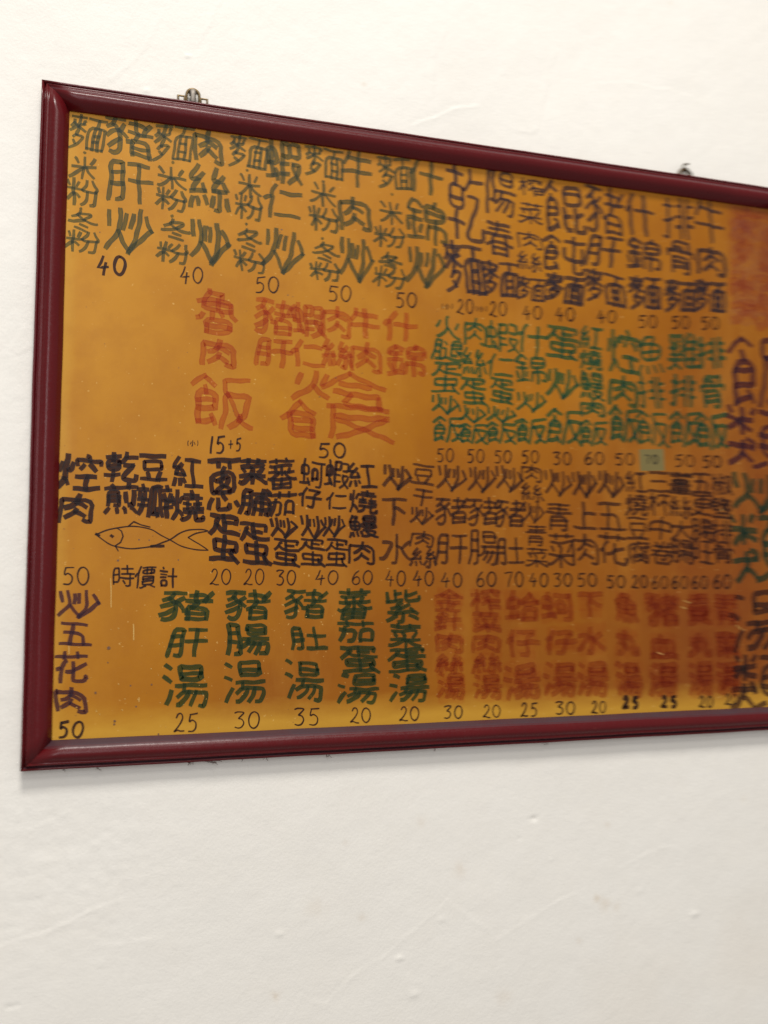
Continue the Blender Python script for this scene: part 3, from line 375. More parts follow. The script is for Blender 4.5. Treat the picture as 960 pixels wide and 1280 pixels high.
# ------------------------------------------------------------------ wall: painted plaster with creases, dents and stains
def wall_material():
    m, nt, N, L, B = new_mat('painted_plaster')
    tc = node(nt, 'ShaderNodeTexCoord').outputs['Object']
    st = node(nt, 'ShaderNodeAttribute', attribute_name='stain').outputs['Fac']
    big = noise(nt, tc, 1.7, 4, 0.55)
    base = mix_col(nt, ramp(nt, big, [(0.3, 0.0), (0.7, 1.0)]), (0.81, 0.775, 0.72), (0.845, 0.815, 0.765))
    mid = noise(nt, tc, 14, 5, 0.6)
    base = mix_col(nt, ramp(nt, mid, [(0.45, 0.0), (0.8, 0.35)]), base, (0.80, 0.755, 0.69))
    brush = noise(nt, mapping(nt, tc, (420, 1, 16)), 1.0, 3, 0.6)
    base = mix_col(nt, ramp(nt, brush, [(0.3, 0.10), (0.75, 0.0)]), base, (0.69, 0.67, 0.64))
    base = mix_col(nt, st, base, (0.60, 0.46, 0.31))
    L.new(base, B.inputs['Base Color'])
    B.inputs['Roughness'].default_value = 0.55
    B.inputs['Specular IOR Level'].default_value = 0.25
    grain = noise(nt, mapping(nt, tc, (1, 1, 1)), 240, 4, 0.6)
    weave = noise(nt, mapping(nt, tc, (1, 1, 0.32)), 620, 2, 0.5)
    lump = noise(nt, tc, 60, 5, 0.6)
    h = math_node(nt, 'ADD', math_node(nt, 'MULTIPLY', grain, 0.00045), math_node(nt, 'MULTIPLY', weave, 0.00030))
    h = math_node(nt, 'ADD', h, math_node(nt, 'MULTIPLY', lump, 0.0007))
    h = math_node(nt, 'ADD', h, math_node(nt, 'MULTIPLY', brush, 0.00022))
    bp = node(nt, 'ShaderNodeBump'); bp.inputs['Strength'].default_value = 0.58; bp.inputs['Distance'].default_value = 1.0
    L.new(h, bp.inputs['Height']); L.new(bp.outputs[0], B.inputs['Normal'])
    return m

def vnoise(X, Z, scale, seed):
    g = np.random.default_rng(seed).random((256, 256))
    x, z = X * scale, Z * scale
    xi, zi = np.floor(x).astype(int), np.floor(z).astype(int)
    fx, fz = x - xi, z - zi
    fx = fx * fx * (3 - 2 * fx); fz = fz * fz * (3 - 2 * fz)
    a = g[xi % 256, zi % 256]; b = g[(xi + 1) % 256, zi % 256]
    c = g[xi % 256, (zi + 1) % 256]; d = g[(xi + 1) % 256, (zi + 1) % 256]
    return (a * (1 - fx) + b * fx) * (1 - fz) + (c * (1 - fx) + d * fx) * fz - 0.5

def build_wall():
    xs = np.concatenate([[-4, -2.5, -1.4, -0.7, -0.35], np.arange(-0.16, 1.30, 0.0025), [1.45, 1.8, 2.6, 3.6, 5]])
    zs = np.concatenate([[-3.4, -2.6, -2.0, -1.6], np.arange(-1.46, 0.46, 0.0025), [0.6, 0.9, 1.5, 2.2]])
    X, Z = np.meshgrid(xs, zs, indexing='ij')
    wx = X + 0.004 * vnoise(X, Z, 40, 21); wz = Z + 0.004 * vnoise(X, Z, 40, 22)
    H = np.zeros_like(X)
    H += 0.0030 * vnoise(X, Z, 5, 1) + 0.0009 * vnoise(X, Z, 16, 2) + 0.0004 * vnoise(X, Z, 45, 3) + 0.0002 * vnoise(X, Z, 120, 4)
    # trowel drags, stronger near the lower left corner
    patch = np.exp(-(((X - 0.05) / 0.16) ** 2 + ((Z + 1.02) / 0.13) ** 2)) + 0.3 * np.exp(-(((X - 0.1) / 0.2) ** 2 + ((Z - 0.02) / 0.05) ** 2)) + 0.4 * np.exp(-(((X + 0.03) / 0.05) ** 2 + ((Z + 0.5) / 0.4) ** 2))
    H += patch * (0.0010 * np.abs(vnoise(wx + 0.3 * wz, wz * 0.45, 70, 5)) + 0.0006 * vnoise(wx * 0.6, wz, 130, 6))
    for amp, pts in CREASES:
        q = np.array(pts, float).reshape(-1, 2) / 1000
        for a, b in zip(q[:-1], q[1:]):
            d = b - a; L2 = d @ d
            t = np.clip(((wx - a[0]) * d[0] + (wz - a[1]) * d[1]) / L2, 0, 1)
            sx, sz = wx - a[0] - t * d[0], wz - a[1] - t * d[1]
            dist = np.hypot(sx, sz); side = np.sign(sx * d[1] - sz * d[0])
            H += amp * 0.00032 * np.exp(-(dist / 0.0024) ** 2) + amp * 0.00022 * side * np.exp(-(dist / 0.007) ** 2)
    for x, z, amp, rad in DENTS:
        H += amp * 0.0018 * np.exp(-(((X - x / 1000) / (rad * 0.0018)) ** 2 + ((Z - z / 1000) / (rad * 0.0011)) ** 2))
    S = np.zeros_like(X)
    for x, z, rad, amp in STAINS:
        n = 1 + 0.9 * vnoise(X, Z, 160 if rad < 20 else 25, 9)
        S = np.maximum(S, amp * np.exp(-((X - x / 1000) ** 2 + (Z - z / 1000) ** 2) / (rad / 1000 * n) ** 2) * 0.5)
    nx, nz = X.shape
    co = np.stack([X, -H, Z], -1).reshape(-1, 3).astype(np.float32)
    i = np.arange(nx * nz).reshape(nx, nz)
    F = np.stack([i[:-1, :-1], i[1:, :-1], i[1:, 1:], i[:-1, 1:]], -1).reshape(-1, 4).astype(np.int32)
    me = bpy.data.meshes.new('wall')
    me.vertices.add(len(co)); me.vertices.foreach_set('co', co.ravel())
    me.loops.add(F.size); me.loops.foreach_set('vertex_index', F.ravel())
    me.polygons.add(len(F)); me.polygons.foreach_set('loop_start', np.arange(len(F), dtype=np.int32) * 4)
    me.polygons.foreach_set('use_smooth', np.ones(len(F), bool))
    at = me.attributes.new('stain', 'FLOAT', 'POINT'); at.data.foreach_set('value', S.ravel().astype(np.float32))
    me.update(calc_edges=True); me.validate()
    me.materials.append(wall_material())
    o = bpy.data.objects.new('wall', me); COL.objects.link(o)
    o.location = (0, 0.002, 0)
    o['kind'] = 'structure'
    o['label'] = 'cream painted plaster wall with creases and small brown stains'
    return o
build_wall()

# ------------------------------------------------------------------ the framed board
BW, BH, RAIL, SHEET_Y = 1.2, 0.9, 0.0355, -0.0075
board = bpy.data.objects.new('menu_board', None)
COL.objects.link(board)
board.location = (0, 0, 0)
board['label'] = 'large amber handwritten menu board in dark red moulded frame on cream wall'
board['category'] = 'menu board'

def rail_material():
    m, nt, N, L, B = new_mat('dark_red_lacquer')
    tc = node(nt, 'ShaderNodeTexCoord').outputs['Object']
    n1 = noise(nt, tc, 9, 5, 0.6)
    n2 = noise(nt, tc, 180, 4, 0.65)
    c = mix_col(nt, n1, (0.080, 0.0040, 0.0062), (0.110, 0.0064, 0.0082))
    c = mix_col(nt, ramp(nt, n2, [(0.55, 0.0), (0.75, 0.25)]), c, (0.055, 0.010, 0.014))
    dust = ramp(nt, noise(nt, tc, 700, 2, 0.5), [(0.70, 0.0), (0.78, 0.22)])
    c = mix_col(nt, dust, c, (0.30, 0.22, 0.20))
    # grey reflection from overhead, painted into the colour of faces that look up
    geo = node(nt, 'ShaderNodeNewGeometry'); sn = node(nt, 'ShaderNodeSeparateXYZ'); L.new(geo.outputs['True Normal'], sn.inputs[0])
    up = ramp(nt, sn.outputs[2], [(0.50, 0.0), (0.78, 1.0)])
    grey_sheen = math_node(nt, 'MULTIPLY', up, ramp(nt, noise(nt, mapping(nt, tc, (0.5, 1, 1)), 26, 5, 0.65), [(0.25, 0.55), (0.6, 0.95)]), clamp=True)
    c = mix_col(nt, grey_sheen, c, (0.060, 0.034, 0.042))
    worn = ramp(nt, noise(nt, mapping(nt, tc, (1, 1, 1), (4, 1, 7)), 75, 5, 0.7), [(0.66, 0.0), (0.74, 0.30)])
    c = mix_col(nt, worn, c, (0.20, 0.060, 0.045))
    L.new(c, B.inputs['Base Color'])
    L.new(math_node(nt, 'ADD', ramp(nt, n2, [(0.3, 0.22), (0.8, 0.38)]), math_node(nt, 'MULTIPLY', grey_sheen, 0.25)), B.inputs['Roughness'])
    B.inputs['Specular IOR Level'].default_value = 0.27
    bp = node(nt, 'ShaderNodeBump'); bp.inputs['Strength'].default_value = 0.35; bp.inputs['Distance'].default_value = 0.0006
    L.new(noise(nt, tc, 90, 4, 0.6), bp.inputs['Height']); L.new(bp.outputs[0], B.inputs['Normal'])
    return m
RAILM = rail_material()
# moulding profile: distance from the outer edge (mm), height off the wall (mm)
PROFILE = [(0, 0.5), (0, 13.6), (0.3, 14.3), (0.9, 14.6), (2.4, 14.6), (3.0, 14.2), (3.4, 12.8), (4.6, 10.8), (5.6, 10.8), (5.9, 13.5), (6.2, 17.2), (6.7, 18.2),
           (7.5, 18.7), (8.6, 18.6), (9.6, 18.3), (10.8, 18.8), (12.4, 20.2), (14.4, 21.9), (16.4, 23.0), (18.4, 23.4), (21, 23.1), (24, 22.3), (27, 20.7), (29.5, 18.5), (31.5, 16.0), (33.3, 13.2), (34.6, 11.4), (35.5, 10.0), (35.5, 4.0)]

def frame_rail(a, b, inward):
    """a -> b outer corners; both ends mitred at 45 degrees"""
    a, b, inward = Vector(a), Vector(b), Vector(inward)
    d = (b - a).normalized(); L = (b - a).length
    verts, faces = [], []
    gap = 0.00030
    n = 48 if L > 1 else 36
    for k in range(n + 1):
        t = k / n
        for uu, h in PROFILE:
            uu, h = uu / 1000, h / 1000
            lo, hi = uu + gap, L - uu - gap
            s = lo + (hi - lo) * t
            wob = 0.00018 * math.sin(s * 23 + uu * 40) + 0.00012 * math.sin(s * 61)
            P = a + d * s + inward * (uu + wob)
            verts.append((P.x, -h, P.z))
    m = len(PROFILE)
    flip = d.cross(inward).y > 0
    for k in range(n):
        for j in range(m - 1):
            q = [k * m + j, (k + 1) * m + j, (k + 1) * m + j + 1, k * m + j + 1]
            faces.append(q[::-1] if flip else q)
    for k in (0, n):
        faces.append([k * m + j for j in range(m)] if (k == 0) != flip else [k * m + j for j in range(m)][::-1])
    o = link('frame_rail', verts, faces, RAILM, board)
    for p_ in o.data.polygons:
        if len(p_.vertices) == 4: p_.use_smooth = True
    return o
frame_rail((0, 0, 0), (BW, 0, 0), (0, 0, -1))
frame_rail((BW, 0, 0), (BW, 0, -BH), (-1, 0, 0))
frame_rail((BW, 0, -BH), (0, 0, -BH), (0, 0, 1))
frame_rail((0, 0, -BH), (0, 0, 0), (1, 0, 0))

def sheet_material():
    m, nt, N, L, B = new_mat('aged_amber_sheet')
    tc = node(nt, 'ShaderNodeTexCoord').outputs['Object']
    sep = node(nt, 'ShaderNodeSeparateXYZ'); L.new(tc, sep.inputs[0])
    x, z = sep.outputs[0], sep.outputs[2]
    n1 = noise(nt, tc, 3.2, 5, 0.55)
    # kitchen grease has aged the lower and right part of the sheet browner
    age = math_node(nt, 'ADD', math_node(nt, 'MULTIPLY', x, 0.50), math_node(nt, 'MULTIPLY', z, -0.50))
    age = math_node(nt, 'ADD', age, math_node(nt, 'MULTIPLY', math_node(nt, 'SUBTRACT', n1, 0.5), 0.7))
    c = ramp(nt, age, [(0.0, (0.555, 0.255, 0.020)), (0.38, (0.405, 0.155, 0.006)), (0.62, (0.275, 0.086, 0.004)), (0.9, (0.205, 0.050, 0.006))])
    n2 = noise(nt, tc, 22, 5, 0.6)
    c = mix_col(nt, ramp(nt, n2, [(0.42, 0.0), (0.72, 0.30)]), c, (0.30, 0.098, 0.008))
    n3 = noise(nt, mapping(nt, tc, (1, 1, 0.35), (2, 0, 1)), 9, 6, 0.65)
    c = mix_col(nt, ramp(nt, n3, [(0.50, 0.0), (0.72, 0.28)]), c, (0.54, 0.25, 0.03))
    # yellower strip where the bottom rail and the left rail kept the grease off
    edge = math_node(nt, 'ADD', z, 0.868); edge = math_node(nt, 'ADD', edge, math_node(nt, 'MULTIPLY', math_node(nt, 'SUBTRACT', noise(nt, mapping(nt, tc, (1, 1, 3)), 12, 4, 0.6), 0.5), 0.030))
    c = mix_col(nt, ramp(nt, edge, [(0.012, 0.72), (0.046, 0.0)]), c, (0.60, 0.330, 0.036))
    edgex = math_node(nt, 'ADD', x, math_node(nt, 'MULTIPLY', math_node(nt, 'SUBTRACT', n2, 0.5), 0.02))
    c = mix_col(nt, ramp(nt, edgex, [(0.036, 0.5), (0.052, 0.0)]), c, (0.58, 0.31, 0.035))
    fine = noise(nt, tc, 900, 2, 0.5)
    c = mix_col(nt, ramp(nt, fine, [(0.3, 0.10), (0.7, 0.0)]), c, (0.33, 0.13, 0.03))
    speck = ramp(nt, noise(nt, tc, 210, 1, 0.4), [(0.765, 0.0), (0.80, 0.45)])
    c = mix_col(nt, speck, c, (0.70, 0.44, 0.14))
    dark = ramp(nt, noise(nt, mapping(nt, tc, (1, 1, 1), (3, 5, 1)), 150, 1, 0.4), [(0.775, 0.0), (0.81, 0.5)])
    c = mix_col(nt, dark, c, (0.22, 0.09, 0.03))
    L.new(c, B.inputs['Base Color'])
    L.new(ramp(nt, n3, [(0.35, 0.34), (0.7, 0.55)]), B.inputs['Roughness'])
    B.inputs['Specular IOR Level'].default_value = 0.18
    bp = node(nt, 'ShaderNodeBump'); bp.inputs['Strength'].default_value = 0.25; bp.inputs['Distance'].default_value = 0.001
    L.new(noise(nt, tc, 40, 5, 0.6), bp.inputs['Height']); L.new(bp.outputs[0], B.inputs['Normal'])
    return m
def box(name, x0, x1, y0, y1, z0, z1, mat, parent=None):
    v = [(x, y, z) for x in (x0, x1) for y in (y0, y1) for z in (z0, z1)]
    fcs = [(0, 1, 3, 2), (4, 6, 7, 5), (0, 4, 5, 1), (2, 3, 7, 6), (0, 2, 6, 4), (1, 5, 7, 3)]
    o = link(name, v, fcs, mat, parent)
    bm = bmesh.new(); bm.from_mesh(o.data); bmesh.ops.recalc_face_normals(bm, faces=bm.faces); bm.to_mesh(o.data); bm.free()
    return o
e = 0.030
box('menu_sheet', e, BW - e, SHEET_Y, SHEET_Y + 0.0025, -BH + e, -e, sheet_material(), board)

# ------------------------------------------------------------------ marker ink: a filter that darkens what lies under it
INKS = {  # light passed at the middle and at the rim of a stroke, share of opaque pigment, pigment
    'olive':   ((0.66, 0.75, 0.76), (0.48, 0.58, 0.70), 0.26, (0.085, 0.078, 0.036)),
    'purple':  ((0.58, 0.58, 0.80), (0.42, 0.42, 0.72), 0.26, (0.070, 0.045, 0.045)),
    'red':     ((0.97, 0.80, 0.80), (0.92, 0.68, 0.72), 0.12, (0.36, 0.085, 0.022)),
    'teal':    ((0.52, 0.80, 0.90), (0.36, 0.68, 0.86), 0.24, (0.040, 0.105, 0.048)),
    'teal2':   ((0.55, 0.70, 0.80), (0.36, 0.56, 0.75), 0.24, (0.035, 0.070, 0.034)),
    'grey':    ((0.60, 0.60, 0.62), (0.50, 0.50, 0.55), 0.20, (0.07, 0.07, 0.06)),
    'black':   ((0.42, 0.36, 0.48), (0.28, 0.24, 0.38), 0.32, (0.034, 0.017, 0.015)),
    'brown':   ((0.62, 0.57, 0.68), (0.46, 0.42, 0.58), 0.22, (0.062, 0.034, 0.024)),
    'plum':    ((0.55, 0.46, 0.78), (0.42, 0.35, 0.70), 0.28, (0.085, 0.035, 0.042)),
    'green':   ((0.46, 0.64, 0.62), (0.32, 0.51, 0.54), 0.28, (0.040, 0.060, 0.019)),
    'crimson': ((0.96, 0.85, 0.84), (0.91, 0.75, 0.76), 0.12, (0.22, 0.040, 0.010)),
    'rose':    ((0.97, 0.89, 0.90), (0.94, 0.82, 0.86), 0.06, (0.34, 0.11, 0.05)),
    'violet':  ((0.62, 0.52, 0.80), (0.50, 0.40, 0.74), 0.22, (0.09, 0.038, 0.045)),
    'bleed':   ((0.97, 0.90, 0.93), (0.99, 0.96, 0.97), 0.0, (0.26, 0.04, 0.014)),
    'pink':    ((0.97, 0.93, 0.95), (0.99, 0.97, 0.98), 0.06, (0.40, 0.18, 0.11)),
}
def ink_material(key):
    mid, rim, solid, pig = INKS[key]
    m, nt, N, L, B = new_mat('marker_ink_' + key)
    uv = node(nt, 'ShaderNodeUVMap').outputs[0]
    sep = node(nt, 'ShaderNodeSeparateXYZ'); L.new(uv, sep.inputs[0])
    v = math_node(nt, 'ABSOLUTE', math_node(nt, 'SUBTRACT', sep.outputs[1], 0.5))
    v = math_node(nt, 'MULTIPLY', v, 2.0)
    streak = noise(nt, mapping(nt, uv, (0.35, 5.5, 1)), 1.0, 2, 0.5)
    blot = noise(nt, mapping(nt, uv, (0.9, 0.7, 1), (9, 3, 0)), 1.0, 2, 0.5)
    a = math_node(nt, 'ADD', math_node(nt, 'MULTIPLY', ramp(nt, v, [(0.45, 0.0), (0.85, 1.0)]), 0.55),
                  math_node(nt, 'MULTIPLY', ramp(nt, streak, [(0.35, 0.0), (0.65, 1.0)]), 0.55))
    a = math_node(nt, 'ADD', a, math_node(nt, 'MULTIPLY', math_node(nt, 'SUBTRACT', blot, 0.45), 0.8), clamp=True)
    tr = node(nt, 'ShaderNodeBsdfTransparent'); L.new(mix_col(nt, a, mid, rim), tr.inputs[0])
    B.inputs['Base Color'].default_value = pig + (1,); B.inputs['Roughness'].default_value = 0.5
    mx = node(nt, 'ShaderNodeMixShader')
    L.new(math_node(nt, 'MULTIPLY', math_node(nt, 'ADD', a, 0.5), solid, clamp=True), mx.inputs[0])
    L.new(tr.outputs[0], mx.inputs[1]); L.new(B.outputs[0], mx.inputs[2])
    L.new(mx.outputs[0], N['Material Output'].inputs['Surface'])
    return m
INKM = {k_: ink_material(k_) for k_ in INKS}

def soften(q, closed=False):
    """round the corners of a pen path a little"""
    if len(q) < 3: return q
    out = [q[0]]
    for a, b, c in zip(q[:-2], q[1:-1], q[2:]):
        la, lc = (b - a).length, (c - b).length
        t = 0.26
        out += [b + (a - b) * t, b + (a + c - 2 * b) * t * 0.35, b + (c - b) * t]
    out.append(q[-1])
    return out

class Ink:
    """collects pen strokes into one mesh lying just above the sheet"""
    layer = 0
    def __init__(self): self.v, self.f, self.uv = [], [], []
    def stroke(self, q, w, ext=0.35, round_path=True, chisel=0.18):
        if round_path: q = soften(q)
        q = [p_ for i, p_ in enumerate(q) if i == 0 or (p_ - q[i - 1]).length > 0.05]
        if len(q) < 2: return
        d0 = (q[0] - q[1]).normalized(); d1 = (q[-1] - q[-2]).normalized()
        q = [q[0] + d0 * w * ext] + q[1:-1] + [q[-1] + d1 * w * ext]
        # subdivide long runs so the hand can waver
        p2 = [q[0]]
        for a, b in zip(q[:-1], q[1:]):
            n = max(1, int((b - a).length / 5))
            for k in range(1, n + 1): p2.append(a + (b - a) * k / n)
        q = p2
        ph, ph2 = rng.uniform(0, 6.3), rng.uniform(0, 6.3)
        Ink.layer = (Ink.layer + 1) % 60
        y = SHEET_Y - 0.00008 - Ink.layer * 0.000008
        u0, s = rng.uniform(0, 400), 0.0
        base = len(self.v)
        for i, p_ in enumerate(q):
            a = q[max(i - 1, 0)]; b = q[min(i + 1, len(q) - 1)]
            d = (b - a).normalized(); n = Vector((-d.y, d.x))
            if i: s += (p_ - q[i - 1]).length
            if 0 < i < len(q) - 1:
                t0 = (q[i] - q[i - 1]).normalized(); c = max(abs(t0.dot(d)), 0.75)
            else: c = 1.0
            ww = w * 0.5 * (1 + chisel * d.x * d.y + 0.07 * math.sin(s * 0.35 + ph)) / c
            if i in (0, len(q) - 1): ww *= 0.86
            off = 0.10 * w * math.sin(s * 0.22 + ph2)
            for sgn in (1, -1):
                P = p_ + n * (ww * sgn + off)
                self.v.append((P.x / 1000, y, P.y / 1000)); self.uv.append((u0 + s / w, 0.5 + 0.5 * sgn))
        for i in range(len(q) - 1):
            k = base + 2 * i
            self.f.append((k, k + 1, k + 3, k + 2))
    def dot(self, x, z, rad):
        Ink.layer = (Ink.layer + 1) % 60
        y = SHEET_Y - 0.00008 - Ink.layer * 0.000008
        base = len(self.v); n = 10; ua = rng.uniform(0, 400)
        self.v.append((x / 1000, y, z / 1000)); self.uv.append((ua, 0.5))
        for k in range(n):
            a = -2 * math.pi * k / n; rr = rad * rng.uniform(0.82, 1.12)
            self.v.append(((x + rr * math.cos(a)) / 1000, y, (z + rr * math.sin(a)) / 1000)); self.uv.append((ua + 0.3 * math.cos(a), 0.75))
        for k in range(n): self.f.append((base, base + 1 + (k + 1) % n, base + 1 + k))
    def glyph(self, ch, x, z, w, h, pen, loose=1.0):
        if ch == '.':
            self.dot(x, z, pen * 0.55); return
        num = ch in '0123456789+()'
        j = 0.0 if num else 1.0
        if num: w -= pen; h -= pen
        else: w = w * 1.07 - pen * 0.7; h = h * 1.05 - pen * 0.8
        rot = rng.uniform(-0.09, 0.07) if num else rng.uniform(-0.055, 0.02)
        shx = rng.uniform(-0.08, 0.10); shy = rng.uniform(-0.05, 0.01) * j
        bul = [rng.uniform(-1, 1) for _ in range(6)]
        for st in GLYPHS[ch]:
            c = [k / 94 - 0.5 for k in st]
            jx, jy = rng.gauss(0, 0.012) * j, rng.gauss(0, 0.012) * j
            q = []
            for a, b in zip(c[::2], c[1::2]):
                gx = a + 0.045 * math.sin(3.1 * b + bul[0] * 3) * bul[1] * j + jx + rng.gauss(0, 0.008) * j
                gz = b + 0.045 * math.sin(3.1 * a + bul[2] * 3) * bul[3] * j + jy + rng.gauss(0, 0.008) * j
                gx, gz = gx * 1.02 + shx * gz * j, gz + (shy + rot) * gx
                q.append(Vector((x + gx * w, z + gz * h)))
            if len(q) == 2 and j:                      # a pulled stroke bows slightly
                d = q[1] - q[0]; q.insert(1, (q[0] + q[1]) / 2 + Vector((-d.y, d.x)) * rng.uniform(-0.035, 0.035))
            pw = pen * rng.uniform(0.84, 1.14)
            if num:
                # round figures: smooth curve through the points
                cr = []
                P = [q[0] * 2 - q[1]] + q + [q[-1] * 2 - q[-2]]
                for a, b, c2, d in zip(P[:-3], P[1:-2], P[2:-1], P[3:]):
                    for k in range(4):
                        t = k / 4
                        cr.append(0.5 * ((2 * b) + (c2 - a) * t + (2 * a - 5 * b + 4 * c2 - d) * t * t + (3 * b - a - 3 * c2 + d) * t ** 3))
                cr.append(q[-1])
                sharp = ch in '4+7'
                self.stroke(q if sharp else cr, pw, 0.2, False, 0.25)
            else:
                self.stroke(q, pw)
    def build(self, name, mat, parent):
        return link(name, self.v, self.f, mat, parent, self.uv)

WORDS = {'olive': 'dark olive', 'purple': 'dark purple', 'red': 'faded red', 'teal': 'thin blue green', 'teal2': 'large green', 'grey': 'grey',
         'black': 'black', 'brown': 'thin dark brown', 'plum': 'plum coloured', 'green': 'dark green', 'crimson': 'deep red', 'rose': 'large faint red', 'violet': 'large purple'}
prev = None
for kind, ink, pen, text, places in WRITING:
    b = Ink()
    for i, ch in enumerate(text):
        b.glyph(ch, *places[4 * i:4 * i + 4], pen)
    text = '烩飯' if '会' in text else text
    o = b.build(kind, INKM[ink], board)
    if kind == 'dish_name':
        o['label'] = '%s dish name %s written from top to bottom' % (WORDS[ink], text); prev = text
    elif kind == 'price':
        o['label'] = '%s price %s under the dish name %s' % (WORDS[ink], text, prev)
    elif kind == 'noodle_choice':
        o['label'] = 'small olive noodle choices 麵 米粉 冬粉 left of %s' % prev
    elif kind == 'section_heading':
        o['label'] = '%s section heading %s at the right edge' % (WORDS[ink], text)
    elif kind == 'price_note':
        o['label'] = 'black note 時價計 under the fish drawing'

fish = Ink()
for i, pts in enumerate(FISH):
    q = [Vector(p_) for p_ in zip(pts[::2], pts[1::2])]
    if i >= 6:
        fish.stroke(q, 4.2 if i == 6 else 4.6, 0.3, False)
    else:
        P = [q[0] * 2 - q[1]] + q + [q[-1] * 2 - q[-2]]
        cr = []
        if i in (0, 2, 3):
            for a, b_, c2, d in zip(P[:-3], P[1:-2], P[2:-1], P[3:]):
                for k in range(4):
                    t = k / 4
                    cr.append(0.5 * ((2 * b_) + (c2 - a) * t + (2 * a - 5 * b_ + 4 * c2 - d) * t * t + (3 * b_ - a - 3 * c2 + d) * t ** 3))
            cr.append(q[-1])
        else: cr = q
        fish.stroke(cr, 1.9, 0.2, False, 0.3)
o = fish.build('fish_drawing', INKM['black'], board)
o['label'] = 'thin black outline drawing of a fish above the note'

# red ink that has bled into the sheet round the soup dishes and the faint heading
for tone, pick in (('bleed', 'crimson'), ('pink', 'rose')):
    bl = Ink()
    for kind, ink, pen, text, places in WRITING:
        if ink != pick: continue
        for i in range(len(text)):
            x, z, w, h = places[4 * i:4 * i + 4]
            for k in range(4):
                zz = z + h * ((k + 0.5) / 4 - 0.5) + rng.gauss(0, 1.5)
                ww = w * rng.uniform(0.40, 0.58)
                bl.stroke([Vector((x - ww, zz + rng.gauss(0, 1))), Vector((x, zz + rng.gauss(0, 1))), Vector((x + ww, zz + rng.gauss(0, 1)))], h * rng.uniform(0.28, 0.5), 0.1)
    o = bl.build('ink_bleed', INKM[tone], board); o['kind'] = 'stuff'

# pale scuffs where the grease film was scratched off, and dark spatter
def flat_mat(name, colour, rough=0.5):
    m, nt, N, L, B = new_mat(name)
    tc = node(nt, 'ShaderNodeTexCoord').outputs['Object']
    n = noise(nt, tc, 260, 4, 0.6)
    dk = tuple(c * 0.72 for c in colour)
    L.new(mix_col(nt, n, colour, dk), B.inputs['Base Color']); B.inputs['Roughness'].default_value = rough
    return m
sc = Ink()
for w, (x0, z0, x1, z1) in SCUFFS:
    sc.stroke([Vector((x0, z0)), Vector(((x0 + x1) / 2 + 0.2, (z0 + z1) / 2)), Vector((x1, z1))], w * 1.1, 0.1, False)
for _ in range(70):
    x, z = rng.uniform(42, 420), rng.uniform(-862, -700)
    sc.dot(x, z, abs(rng.gauss(0.25, 0.2)) + 0.15)
o = sc.build('scuff_marks', flat_mat('scratched_yellow', (0.66, 0.40, 0.10)), board); o['kind'] = 'stuff'
spt = Ink()
for x, z, rad in SPOTS: spt.dot(x, z, rad)
for _ in range(110):
    x, z = rng.uniform(45, 1150), rng.uniform(-862, -50)
    spt.dot(x, z, abs(rng.gauss(0.2, 0.25)) + 0.15)
o = spt.build('spatter_marks', flat_mat('dark_spatter', (0.16, 0.07, 0.03)), board); o['kind'] = 'stuff'

# pale green paper slip stuck over one price
def slip_mat():
    m, nt, N, L, B = new_mat('slip_paper')
    tc = node(nt, 'ShaderNodeTexCoord').outputs['Object']
    n = noise(nt, tc, 120, 4, 0.6)
    col = mix_col(nt, n, (0.185, 0.145, 0.048), (0.15, 0.115, 0.036))
    L.new(col, B.inputs['Base Color']); B.inputs['Roughness'].default_value = 0.4
    return m
sl_ = link('price_slip', [(0.8925, SHEET_Y - 0.00003, -0.4585), (0.9365, SHEET_Y - 0.00003, -0.4560), (0.9372, SHEET_Y - 0.00003, -0.4905), (0.8935, SHEET_Y - 0.00003, -0.4925)], [(3, 2, 1, 0)], slip_mat(), board)
sl_['label'] = 'small pale green paper slip covering one price'
for p_ in sl_.data.polygons: p_.flip()

# ------------------------------------------------------------------ hangers
def metal(name, colour, rough):
    m, nt, N, L, B = new_mat(name)
    tc = node(nt, 'ShaderNodeTexCoord').outputs['Object']
    n = noise(nt, tc, 300, 4, 0.6)
    L.new(mix_col(nt, n, colour, tuple(c * 0.45 for c in colour)), B.inputs['Base Color'])
    B.inputs['Metallic'].default_value = 0.85
    L.new(ramp(nt, n, [(0.3, rough), (0.8, rough + 0.2)]), B.inputs['Roughness'])
    return m
BRASS = metal('aged_brass', (0.24, 0.165, 0.08), 0.36)
DARKBRASS = metal('tarnished_brass', (0.11, 0.07, 0.035), 0.4)
STEEL = metal('dull_steel', (0.36, 0.32, 0.28), 0.5)

